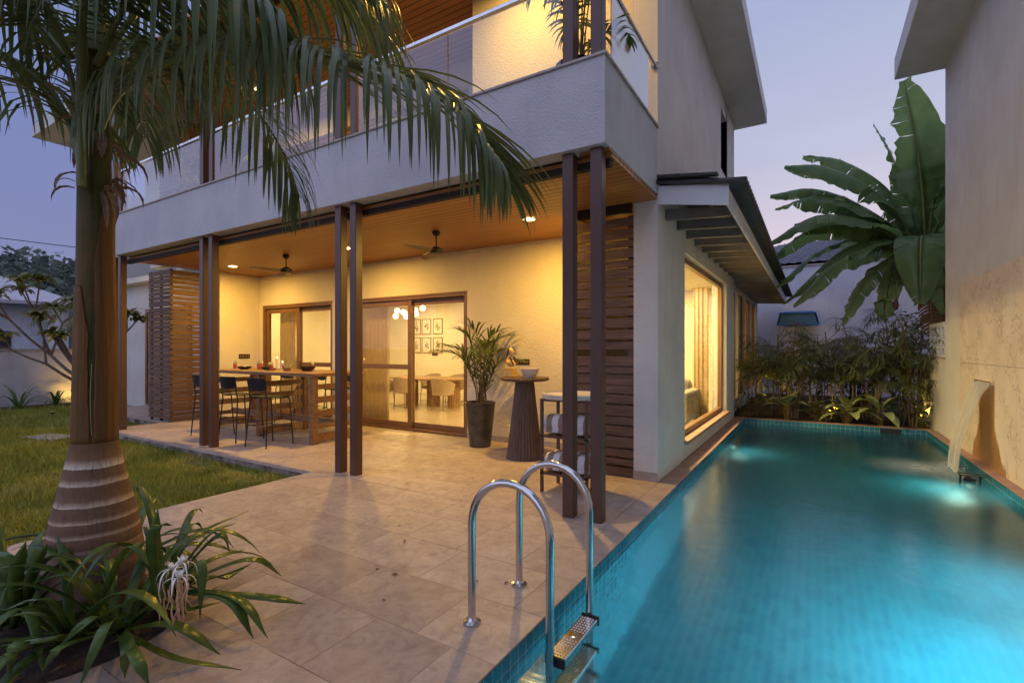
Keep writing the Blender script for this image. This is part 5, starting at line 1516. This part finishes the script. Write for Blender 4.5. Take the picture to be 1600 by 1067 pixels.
b.build("fruit_bunch", BANANALEAF, t, smooth=True)
b = MB(); b.lathe((cx-.55, cy-.55, 2.30), [(.002, 0), (.04, .05), (.05, .12), (.035, .2), (.01, .25)], 14); b.build("flower_bud", M("banana_flower", (.09, .02, .03), (.14, .04, .05), .5, 8), t, smooth=True)
# second, younger banana and a palm behind it
t = thing("banana_plant", "younger banana plant close to the corner of the neighbouring villa", "banana plant", (2.95, 14.6, -.1))
b = MB(); b.tube([(2.95, 14.6, -.1), (2.9, 14.6, 1.6), (2.85, 14.6, 3.2)], [.15, .13, .08], 12); b.build("stem", BANANASTEM, t, smooth=True)
for i, (dx, dy, dz) in enumerate(((-.9, .1, 2.5), (.9, -.2, 2.2), (-1.3, -.4, 1.4), (.2, .8, 2.6), (-.5, -1.0, 1.0), (1.2, .5, 1.3), (-.2, -.5, 2.9))):
    lf, rb = MB(), MB(); c = V((2.85, 14.6, 3.0)); e = c + V((dx, dy, dz))
    banana_leaf(lf, rb, [c, c + V((dx*.25, dy*.25, dz*.55)), c + V((dx*.65, dy*.65, dz*.95)), e], .38, 90+i, .2, .5); o = lf.build("leaf", BANANALEAF, t, smooth=True); merge_doubles(o); rb.build("midrib", RACHIS, o, smooth=True)

def tall_palm(name, label, base, H, n, L, leafl, seed, mat_=None, cat="palm"):
    rnd = random.Random(seed); x, y, z = base
    t = thing(name, label, cat, base)
    b = MB(); b.tube([(0,0,0), (.15, 0, H*.5), (.05, .1, H)], [.17, .12, .1], 10); b.build("trunk", BARK, t, local=True, smooth=True)
    lf, rb = MB(), MB()
    for k in range(n):
        a = k*2.4; ca, sa = math.cos(a), math.sin(a); e = rnd.uniform(-.1, 1.1); l = L*rnd.uniform(.8, 1.1)
        c = V((.05, .1, H)); pts = [c, c + V((ca*l*.35*math.cos(e), sa*l*.35*math.cos(e), l*.38*math.sin(e)+.1)), c + V((ca*l*.75*math.cos(e*.6), sa*l*.75*math.cos(e*.6), l*.45*math.sin(e)-.05)), c + V((ca*l, sa*l, l*.3*math.sin(e)-l*.3))]
        pinnate(lf, rb, pts, 26, leafl, .02, .7, (70, 25), .05, .02, .15, rnd)
    lf.build("crown", mat_ or AREC, t, local=True); rb.build("rachises", RACHIS, t, local=True)
    return t
tall_palm("palm_tree", "palm showing behind the corner of the neighbouring villa and the banana", (3.3, 16.0, -.3), 5.6, 14, 2.0, .55, 5)

# ================================================================== LEFT GARDEN AND BACKDROP
t = thing("compound_wall", "weathered grey garden wall along the left side of the lawn", "wall", (-19.5, 4, 0))
b = MB(); b.box(-19.7, -19.45, -14, 26, -.4, 1.47); b.build("wall", GARDENWALL, t)
b = MB(); b.box(-19.74, -19.41, -14.02, 26, 1.472, 1.52); b.build("coping", SILL, t)
def strappy(seed, label, loc, n=16, L=.6, group="strappy plants along the garden wall"):
    rnd = random.Random(seed); t = thing("strap_leaf_plant", label, "plant", loc, group=group); lf = MB()
    for k in range(n):
        a = rnd.uniform(0, 6.28); e = rnd.uniform(.7, 1.4); leaf_iter(lf, V((.04*math.cos(a), .04*math.sin(a), 0)), V((math.cos(a)*math.cos(e), math.sin(a)*math.cos(e), math.sin(e))), L*rnd.uniform(.6, 1.2), .028, .7, 7, .2)
    lf.build("leaves", LILYLEAF, t, local=True)
strappy(1, "large strap leaved plant at the left end of the garden wall bed", (-18.6, 4.45, -.14), 20, 1.0)
strappy(2, "strap leaved plant second from the left at the garden wall", (-18.9, 5.3, -.14), 14, .75)
strappy(3, "small strap leaved plant in the middle of the garden wall bed", (-19.0, 6.0, -.14), 12, .6)
strappy(4, "strap leaved plant left of the lit patch of garden wall", (-19.0, 6.7, -.14), 16, .7)
strappy(5, "strap leaved plant beside the lit patch of garden wall", (-19.0, 7.4, -.14), 16, .8)
leafy_shrub("shrub", "low leafy shrub at the garden wall behind the palm trunk", (-18.9, 7.0, -.14), .5, .5, 160, SHRUBLEAF, .18, .03, 12)
# frangipani
t = thing("frangipani_tree", "frangipani with bare forked branches and leaf rosettes by the garden wall", "tree", (-14.9, 4.7, -.16))
rnd = random.Random(17); tr, lf = MB(), MB(); tips = []
def fork(p, d, l, r, k):
    q = p + d*l*.5 + V((0,0,.02)); e = p + d*l + V((0,0,l*.12))
    tr.tube(bez([p, q, e], 6), [r*(1-.3*i/6) for i in range(7)], 8)
    if k == 0: tips.append((e, d)); return
    m_ = 3 if rnd.random() < .5 else 2
    for j in range(m_):
        a = rnd.uniform(0, 6.28); nd = (d + V((math.cos(a)*.75, math.sin(a)*.75, rnd.uniform(-.1, .5)))).normalized()
        fork(e, nd, l*rnd.uniform(.62, .85), r*.68, k-1)
fork(V((0,0,0)), V((-.08, -.1, 1)).normalized(), 1.1, .075, 1)
fork(V((0,0,.9)), V((-.85, -.25, .38)).normalized(), 1.2, .045, 2)
fork(V((0,0,1.0)), V((.75, .1, .5)).normalized(), .9, .04, 2)
fork(V((0,.0,.8)), V((-.35, -.7, .5)).normalized(), .8, .04, 2)
tr.build("trunk", BARK, t, local=True, smooth=True)
for e, d in tips:
    for k in range(20):
        a = k*2.4; u = V((math.cos(a), math.sin(a), rnd.uniform(-.2, .7))); leaf_iter(lf, e + d*rnd.uniform(-.08, .02), (u + d*.5), rnd.uniform(.28, .46), .06, .45, 6, .2)
lf.build("crown", FRANGILEAF, t, local=True)
garden_light(-15.9, 4.4, -.1, "small garden spotlight at the foot of the frangipani", 45, G, (.5, -.1, 1))
garden_light(-18.9, 5.9, -.1, "small garden spotlight washing the garden wall", 30, G, (-1, 0, .7))
t = thing("string_light", "single small warm bulb hanging in the frangipani", "lamp", (-16.4, 4.55, 1.85))
b = MB(); b.lathe((0,0,0), [(.002, -.04), (.03, -.02), (.035, 0), (.02, .03), (.012, .06)], 12); b.build("bulb", emit("warm_bulb", (1, .65, .3), 8), t, local=True, smooth=True)
b = MB(); b.tube([(0,0,.06), (.02, 0, .5)], .006, 5); b.build("flex", DARKMETAL, t, local=True)
# neighbour's bungalow beyond the wall
t = thing("bungalow", "pale bungalow with a hipped roof beyond the garden wall", "house", (-44, 8, 0))
b = MB(); b.box(-52, -41.2, 2, 12.2, -.5, 4.4); b.build("wall", LILACWALL, t)
b = MB(); b.box(-41.4, -40.4, 11.0, 11.7, -.5, 4.3); b.build("pillar", WALL, t)
b = MB(); b.add([(-53,.5,4.4),(-39.8,.5,4.4),(-39.8,12.6,4.4),(-53,12.6,4.4),(-46.5,5,7.2),(-46.5,8,7.2),(-53,.5,4.2),(-39.8,.5,4.2),(-39.8,12.6,4.2),(-53,12.6,4.2)],
   [(0,1,4),(1,2,5,4),(2,3,5),(3,0,4,5),(6,7,1,0),(7,8,2,1),(8,9,3,2),(9,6,0,3),(9,8,7,6)]); b.build("roof", NBRROOF, t)
for y0 in (5.0, 8.2):
    b = MB(); b.box(-41.19, -41.1, y0, y0+1.3, .8, 2.6); b.build("window", DARKMETAL, t)
tall_palm("palm_tree", "palm beyond the garden wall with drooping fronds before the hill", (-23.5, 8.2, -.3), 3.0, 12, 2.2, .6, 8, FRANGILEAF)
tall_palm("palm_tree", "slim taller palm far beyond the garden wall, half hidden by the big palm trunk", (-33, 19.0, -.3), 10.5, 14, 2.6, .7, 9, AREC)
# wooded hill
def hill_z(x, y):
    d = math.hypot(x+150, (y-70)*.55)
    return 13.5*math.exp(-(d/70)**2) + 3*math.sin(x*.06)*math.cos(y*.05)*math.exp(-(d/90)**2) - 1
b = MB(); nx, ny = 50, 60
for i in range(nx+1):
    for j in range(ny+1):
        x, y = -280 + 225*i/nx, -120 + 380*j/ny; b.v.append((x, y, hill_z(x, y)))
for i in range(nx):
    for j in range(ny):
        a = i*(ny+1)+j; b.f.append((a, a+ny+1, a+ny+2, a+1))
struct(b, "hill", HILL, smooth=True)
def woods():
    rnd = random.Random(2); b = MB()
    for k in range(330):
        x, y = rnd.uniform(-190, -75), rnd.uniform(-10, 150)
        if k < 60: x, y = rnd.uniform(-90, -58), rnd.uniform(10, 80)
        z = hill_z(x, y); r = rnd.uniform(2.2, 4.6); h = rnd.uniform(3, 7)
        b.tube([(x, y, z-.5), (x, y, z+h)], .3, 4)
        for q in range(240):
            a, e = rnd.uniform(0, 6.28), math.asin(rnd.uniform(-.6, 1)); rr = r*rnd.uniform(.55, 1.08)
            p = V((x + rr*math.cos(e)*math.cos(a), y + rr*math.cos(e)*math.sin(a), z + h + rr*.75*math.sin(e)))
            u = V((rnd.gauss(0,1), rnd.gauss(0,1), rnd.gauss(0,.6))).normalized()*rnd.uniform(.25, .6); w = u.cross(V((rnd.gauss(0,1), rnd.gauss(0,1), rnd.gauss(0,1)))).normalized()*rnd.uniform(.15, .4)
            b.add([p-u, p+w, p+u, p-w], [(0,1,2,3)])
    o = b.build("hill_woods", HILLLEAF_HAZED); tag(o, "green woods covering the distant hill, haze put into their colour", "woods", kind="stuff")
woods()
for i, (z0, z1) in enumerate(((5.6, 5.2), (7.6, 7.3))):
    b = MB(); b.tube([( -40 - i*3, -6, z0+1), (-34-i*3, 6, z0-.2), (-30-i*3, 18, z1-.3), (-26, 34, z1+.6)], .022, 5)
    tag(b.build("overhead_cable", DARKMETAL), ("lower thin overhead cable crossing the sky left of the villa", "upper thin overhead cable crossing the sky left of the villa")[i], "cable")

# ================================================================== BIG FOREGROUND PALM
PXY = (-3.55, 1.17)
t = thing("palm_tree", "large foreground palm with a ringed swollen trunk and drooping fronds", "palm", (PXY[0], PXY[1], 0))
px, py = PXY
prof = [(r*.77, z) for r, z in [(.275,-.02),(.305,.10),(.312,.20),(.305,.30),(.283,.42),(.253,.56),(.212,.70),(.178,.82),(.156,.90),(.142,.97)]]
fine = []
for (r0, z0), (r1, z1) in zip(prof, prof[1:]):
    for k in range(6): u = k/6; z = z0+(z1-z0)*u; fine.append((r0+(r1-r0)*u + .0018*math.sin(z*230), z))
fine.append(prof[-1])
b = MB(); b.lathe((px, py, 0), fine, 72)
from mathutils import noise as mnoise
for i, (x, y, z) in enumerate(b.v):      # uneven girth, dents and old scars
    f = 1 + .035*mnoise.noise(V((x*4, y*4, z*2.2))) + .012*mnoise.noise(V((x*18, y*18, z*9)))
    b.v[i] = (px+(x-px)*f, py+(y-py)*f, z)
b.build("trunk", TRUNK, t, smooth=True)
def shell(mb, zs, rs, a0, a1, n=30, wob=.004, off=(0,0), edge0=None, edge1=None):
    n0 = len(mb.v); N = len(zs); rnd = random.Random(len(zs))
    for i, (z, r) in enumerate(zip(zs, rs)):
        e0 = a0 + (edge0(z) if edge0 else 0); e1 = a1 + (edge1(z) if edge1 else 0)
        for k in range(n+1):
            a = e0 + (e1-e0)*k/n; rr = r*(1 + wob*8*math.sin(5*a + z*2)*.12 + .03*mnoise.noise(V((math.cos(a)*1.5, math.sin(a)*1.5, z*2.5))))
            mb.v.append((px+off[0]+rr*math.cos(a), py+off[1]+rr*math.sin(a), z))
    for i in range(N-1):
        for k in range(n):
            a = n0+i*(n+1)+k; mb.f.append((a, a+1, a+n+2, a+n+1))
zs = [.965 + (3.25-.965)*i/36 for i in range(37)]
def rs_(z): return .101 - .016*min(1, (z-.965)/1.1) - .018*max(0, min(1, (z-2.0)/1.2))
b = MB(); shell(b, zs, [rs_(z) for z in zs], 0, 2*PI, 44); b.build("crownshaft", SHAFT, t, smooth=True)
# camera-facing direction is about -0.62 rad (towards +x,-y); brown sheaths wrap the right and left, leaving a green slit
va = math.atan2(-py, -px)
z2 = [.96 + (2.30-.96)*i/28 for i in range(29)]
b = MB(); shell(b, z2, [rs_(z)+.009 + .003*math.sin(z*6) for z in z2], va-.10, va+2.7, 34, .006, edge0=lambda z: .10*math.sin((z-.96)*2.4) + max(0, (z-2.0))*1.6 + .025*math.sin(z*31), edge1=lambda z: -max(0, z-1.7)*1.5)
o = b.build("leaf_sheath", SHEATH, t, smooth=True); m_ = o.modifiers.new("solid", 'SOLIDIFY'); m_.thickness = .006
z3 = [.958 + (1.86-.958)*i/20 for i in range(21)]
b = MB(); shell(b, z3, [rs_(z)+.007 for z in z3], va-2.6, va-.20, 30, .006, edge1=lambda z: -.12*math.sin((z-.95)*3.2) - max(0, z-1.6)*2.0 - .02*math.sin(z*27), edge0=lambda z: max(0, z-1.5)*1.2)
o = b.build("leaf_sheath", SHEATH, t, smooth=True); m_ = o.modifiers.new("solid", 'SOLIDIFY'); m_.thickness = .006
rnd = random.Random(31)
b = MB()       # torn dry fibres round the old leaf bases
for k in range(26):
    a = rnd.uniform(0, 6.28); z = rnd.uniform(2.35, 2.85); r = rs_(z)+.01
    p = V((px+r*math.cos(a), py+r*math.sin(a), z)); leaf_iter(b, p, V((math.cos(a)*.6, math.sin(a)*.6, rnd.uniform(-.6, .8))), rnd.uniform(.08, .26), rnd.uniform(.008, .03), 1.3, 5, .4)
b.build("dry_fibre", DRYBARK, t)
b = MB()       # edge fibres of the split sheath
for k in range(1):
    a = va - .14; b.tube([(px+(rs_(z)+.012)*math.cos(a+.05*math.sin(z*9+k)), py+(rs_(z)+.012)*math.sin(a+.05*math.sin(z*9+k)), z) for z in [1.02+.05*i for i in range(9)]], .0014, 4)
b.build("sheath_fibre", M("pale_fibre", (.40, .30, .19), None, .8), t)
fronds = [
  # pts, leaflets per side, length, width, droop, angles, vee
  ([(-3.50,1.16,2.70),(-3.40,1.22,2.95),(-3.11,1.32,3.09),(-2.74,1.43,3.11),(-2.42,1.56,3.09),(-2.18,1.65,3.02),(-1.86,1.79,2.92),(-1.60,1.95,2.76),(-1.44,2.04,2.58),(-1.36,2.09,2.42)], 118, .74, .0110, 2.6, (88, 58), .10, .30),
  ([(-3.62,1.12,2.62),(-3.70,1.08,2.87),(-3.89,1.02,3.08),(-4.16,.91,3.28),(-4.43,.81,3.36),(-4.88,.64,3.30),(-5.2,.55,3.05)], 54, .70, .0125, 1.0, (78, 25), .15),
  ([(-3.58,1.10,2.90),(-3.68,1.05,3.25),(-3.90,.95,3.60),(-4.25,.80,3.85),(-4.7,.6,3.85)], 50, .75, .0125, .9, (75, 25), .2),
  ([(-3.48,1.10,3.05),(-3.36,1.06,3.35),(-3.12,1.05,3.52),(-2.78,1.14,3.50),(-2.45,1.28,3.36),(-2.2,1.42,3.12)], 64, 1.0, .0145, 1.8, (82, 30), .05),
  ([(-3.56,1.24,3.0),(-3.62,1.5,3.35),(-3.72,1.9,3.52),(-3.82,2.3,3.42),(-3.88,2.6,3.15),(-3.9,2.75,2.85)], 58, .70, .0125, 1.2, (78, 25), .1),
  ([(-3.62,1.22,3.05),(-3.85,1.4,3.5),(-4.25,1.65,3.75),(-4.7,1.85,3.65),(-5.0,2.0,3.35)], 54, .72, .0125, 1.1, (75, 25), .15),
  ([(-3.45,1.14,3.1),(-3.2,1.25,3.5),(-2.85,1.5,3.75),(-2.5,1.8,3.78),(-2.2,2.05,3.6)], 54, .80, .013, 1.2, (75, 28), .15),
  ([(-3.5,1.05,3.1),(-3.35,.75,3.55),(-3.1,.35,3.85),(-2.8,-.1,3.8),(-2.55,-.45,3.4)], 54, .80, .013, 1.1, (75, 28), .15),
  ([(-3.6,1.05,3.15),(-3.75,.7,3.6),(-4.0,.25,3.8),(-4.3,-.2,3.6)], 50, .75, .013, 1.1, (75, 28), .15),
  ([(-3.55,1.2,3.2),(-3.45,1.5,3.8),(-3.3,2.0,4.25),(-3.1,2.6,4.3),(-2.95,3.0,4.0)], 50, .75, .013, 1.0, (75, 28), .15),
]
for i, (pts, n, L, w, g, ang, vee, *gf) in enumerate(fronds):
    lf, rb = MB(), MB(); rnd = random.Random(100+i)
    pinnate(lf, rb, pts, n, L, w, g, ang, vee, .019, .10, rnd, lambda u: .62 + .38*math.sin(PI*min(1, u*.8+.15)) if u < .75 else .98 - (u-.75)*2.0, .14, gf[0] if gf else None)
    o = lf.build("frond", PALMLEAF, t, smooth=True); rb.build("rachis", RACHIS, o, smooth=True)
b = MB(); b.tube(bez([(-3.46,1.08,2.40),(-3.44,1.07,2.75),(-3.43,1.07,3.05),(-3.40,1.06,3.35)], 10), .024, 10); b.build("petiole", RACHIS, t, smooth=True)
b = MB(); b.tube([(px, py, 3.2), (px+.02, py, 4.2)], [.09, .01], 10); b.build("spear_leaf", RACHIS, t, smooth=True)

b = MB(); rnd = random.Random(19)
for k in range(46):
    a, r = rnd.uniform(0, 6.28), rnd.uniform(.15, .52); n0 = len(b.v); leaf_iter_flat(b, -3.42+r*math.cos(a), 1.02+r*math.sin(a), rnd.uniform(0, 6.28), rnd.uniform(.05, .14), rnd.uniform(.006, .018), rnd)
    for i in range(n0, len(b.v)): v = b.v[i]; b.v[i] = (v[0], v[1], v[2] + .15)
tag(b.build("leaf_litter", M("litter_leaf", (.14, .07, .03), (.24, .15, .07), .85, 10)), "dead leaf litter on the soil round the palm foot", "leaf litter", kind="stuff")
# ---- spider lilies round its foot
hand = [
((-3.31,1.43,.05),(-3.16,1.5,.36),(-3.24,1.9,.42)),((-3.31,1.43,.05),(-3.02,1.52,.4),(-3.13,1.75,.4)),((-3.31,1.43,.05),(-2.99,1.56,.4),(-2.99,1.64,.28)),
((-3.31,1.43,.05),(-2.75,1.6,.3),(-2.77,1.83,.12)),((-3.31,1.43,.05),(-2.78,1.53,.25),(-2.77,1.67,.27)),((-3.31,1.43,.05),(-2.62,1.57,.14),(-2.47,1.78,.05)),
((-3.31,1.43,.05),(-2.6,1.44,.2),(-2.37,1.49,.03)),((-3.31,1.43,.05),(-2.62,1.41,.2),(-2.43,1.45,.03)),((-3.04,1.11,.05),(-2.61,1.16,.18),(-2.44,1.29,.03)),
((-3.04,1.11,.05),(-2.47,1.1,.1),(-2.24,1.28,.03)),((-3.10,1.33,.05),(-3.03,1.26,.45),(-3.0,1.26,.65)),((-3.08,1.30,.05),(-2.89,1.19,.55),(-2.93,1.3,.56)),
((-3.20,1.38,.05),(-2.82,1.38,.35),(-2.73,1.34,.1)),((-3.13,1.1,.05),(-2.99,.92,.42),(-3.4,.77,.3)),((-3.15,1.01,.05),(-2.94,1.1,.5),(-2.82,1.15,.42)),
((-3.6,.85,.05),(-3.3,.78,.4),(-3.16,.78,.6)),((-3.6,.85,.05),(-3.32,.85,.4),(-3.21,.87,.55)),((-3.6,.85,.05),(-3.35,.78,.45),(-3.48,.74,.5)),
((-3.04,1.11,.05),(-2.63,.91,.3),(-2.59,.8,.1)),((-3.04,1.11,.05),(-2.74,.91,.3),(-2.82,.8,.2)),((-3.04,1.11,.05),(-2.69,.78,.25),(-2.85,.75,.1)),
((-3.15,.96,.05),(-2.99,.78,.3),(-3.23,.71,.25)),((-3.15,.96,.05),(-2.88,.69,.25),(-2.96,.67,.08)),((-3.04,1.11,.05),(-2.48,.95,.2),(-2.36,.96,.1)),
((-3.15,.96,.05),(-2.79,.78,.25),(-3.04,.67,.2)),((-3.15,.96,.05),(-2.86,.77,.4),(-3.05,.67,.35)),((-3.23,.84,.05),(-2.7,.63,.3),(-2.9,.6,.2)),
((-3.04,1.11,.05),(-2.56,.96,.2),(-2.59,.96,.05))]
plants = {}
rnd = random.Random(77)
for h in hand:
    k = 0 if h[0][1] > 1.25 else (1 if h[0][0] > -3.1 else (2 if h[0][0] > -3.5 else 3)); plants.setdefault(k, []).append(h)
bases = [(-3.28, 1.42), (-3.04, 1.10), (-3.17, .95), (-3.6, .83), (-3.95, .9), (-3.9, 1.45)]
lily_labels = ["spider lily right of the palm foot with long leaves over the paving and white flowers", "spider lily in front of the palm foot with leaves lying on the paving",
  "spider lily between the front clump and the leftmost one", "spider lily at the left of the palm foot with upright leaves", "spider lily behind the left clump, close to the lawn side", "spider lily behind the palm trunk"]
lily_objs = []
for k, (bx, by) in enumerate(bases):
    t = thing("spider_lily", lily_labels[k], "plant", (bx, by, .03), group="spider lilies round the palm foot"); lily_objs.append(t)
    lf = MB()
    for a, m_, c in plants.get(k, []):
        C = bez([a, m_, c], 12); dirv = (V(c)-V(a)); sd = dirv.cross(V((0,0,1)))
        sd = sd.normalized() if sd.length > .05 else V((.6, .8, 0))
        sd = (sd + V((rnd.gauss(0,.15), rnd.gauss(0,.15), rnd.gauss(0,.25)))).normalized(); wm = rnd.uniform(.022, .030)
        lf.blade(C, [wm*(.45 + .55*math.sin(PI*min(1, .15+.6*i/12)))*(1 if i < 9 else max(.02, (12-i)/3.3)) for i in range(13)], sd, .32)
    for q in range(14 if k < 4 else 20):
        a = rnd.uniform(0, 6.28)
        if k == 0 and math.cos(a-.6) > .1: continue
        if k == 1 and math.cos(a+.2) > .3: a += PI
        e = rnd.uniform(.5, 1.3); p = V((bx + .04*math.cos(a), by + .04*math.sin(a), .04))
        d = V((math.cos(a)*math.cos(e), math.sin(a)*math.cos(e), math.sin(e))); sd = V((-math.sin(a), math.cos(a), rnd.gauss(0, .15))).normalized()
        L = rnd.uniform(.55, .95); pts = [p]; qv = p.copy(); g = rnd.uniform(.15, .3)
        for i in range(12):
            d = (d + V((0,0,-g*(.3+i*.09)))).normalized(); qv = qv + d*L/12
            if qv.z < .035: qv.z = .035 + .003*i
            pts.append(qv.copy())
        wm = rnd.uniform(.020, .029)
        lf.blade(pts, [wm*(.45 + .55*math.sin(PI*min(1, .15+.6*i/12)))*(1 if i < 9 else max(.02, (12-i)/3.3)) for i in range(13)], sd, .32)
    o = lf.build("leaves", LILYLEAF, t, smooth=True)
    so = o.modifiers.new("solid", 'SOLIDIFY'); so.thickness = .0022
t = lily_objs[0]
b = MB(); b.tube(bez([(-3.2,1.40,.05), (-2.95,1.30,.28), (-2.66,1.22,.40)], 10), .011, 8); b.tube(bez([(-3.1,1.15,.05), (-2.9,1.2,.2), (-2.72,1.18,.36)], 8), .010, 8); b.build("flower_stalk", LILYLEAF, t, smooth=True)
def spider_flower(c, seed):
    rnd = random.Random(seed); b = MB(); c = V(c)
    for k in range(6):
        a = k*PI/3 + rnd.uniform(-.2, .2); d = V((math.cos(a), math.sin(a), rnd.uniform(.3, .9))).normalized()
        leaf_iter(b, c, d, rnd.uniform(.10, .15), .0042, 1.5, 8, .2)
    for k in range(10):
        a = rnd.uniform(0, 6.28); leaf_iter(b, c, V((math.cos(a), math.sin(a), 1.4)), .045, .008, .1, 3, .3)
    b.build("flower", PETAL, t)
spider_flower((-2.66, 1.22, .44), 1); spider_flower((-2.62, 1.19, .39), 2); spider_flower((-2.70, 1.20, .41), 3)
b = MB()
for k in range(22):
    p = V((-2.66 + rnd.gauss(0, .03), 1.20 + rnd.gauss(0, .03), .36 + rnd.gauss(0, .02))); pts = [p]
    L = rnd.uniform(.10, .26)
    for i in range(7): p = p + V((rnd.gauss(0, .006), rnd.gauss(0, .006), -L/7)); pts.append(p.copy())
    b.tube(pts, [.002, .003, .0035, .003, .0035, .003, .002, .001], 5)
b.build("wilted_flowers", WILTED, t)

# ---- potted plants on the balcony
def balcony_pot(x, y, label, seed):
    rnd = random.Random(seed); t = thing("balcony_planter", label, "potted plant", (x, y, 3.602), group="potted plants on the balcony")
    b = MB(); b.lathe((0,0,0), [(.14, 0), (.2, .62), (.215, .66), (.2, .66), (.18, .6), (.01, .6)], 28); b.build("pot", BLACKPLASTIC, t, local=True, smooth=True)
    lf, stt = MB(), MB()
    for k in range(16):
        a = k*2.4; r = rnd.uniform(.2, .5); h = rnd.uniform(.9, 2.0); ca, sa = math.cos(a), math.sin(a)
        pts = [(ca*.05, sa*.05, .58), (ca*.12, sa*.12, h*.8), (ca*r*.7, sa*r*.7, h), (ca*r, sa*r, h-.08)]
        pinnate(lf, stt, pts, 10, .30, .017, .6, (65, 25), .1, .008, .45, rnd)
    lf.build("leaves", POTLEAF, t, local=True); stt.build("stems", CANE, t, local=True)
balcony_pot(-1.98, 4.45, "potted palm in a dark planter between the corner posts of the balcony", 3)
balcony_pot(-10.6, 5.0, "bushy potted plant at the far end of the balcony", 4)
balcony_pot(-9.9, 6.2, "potted plant by the balcony wall at its far end", 6)
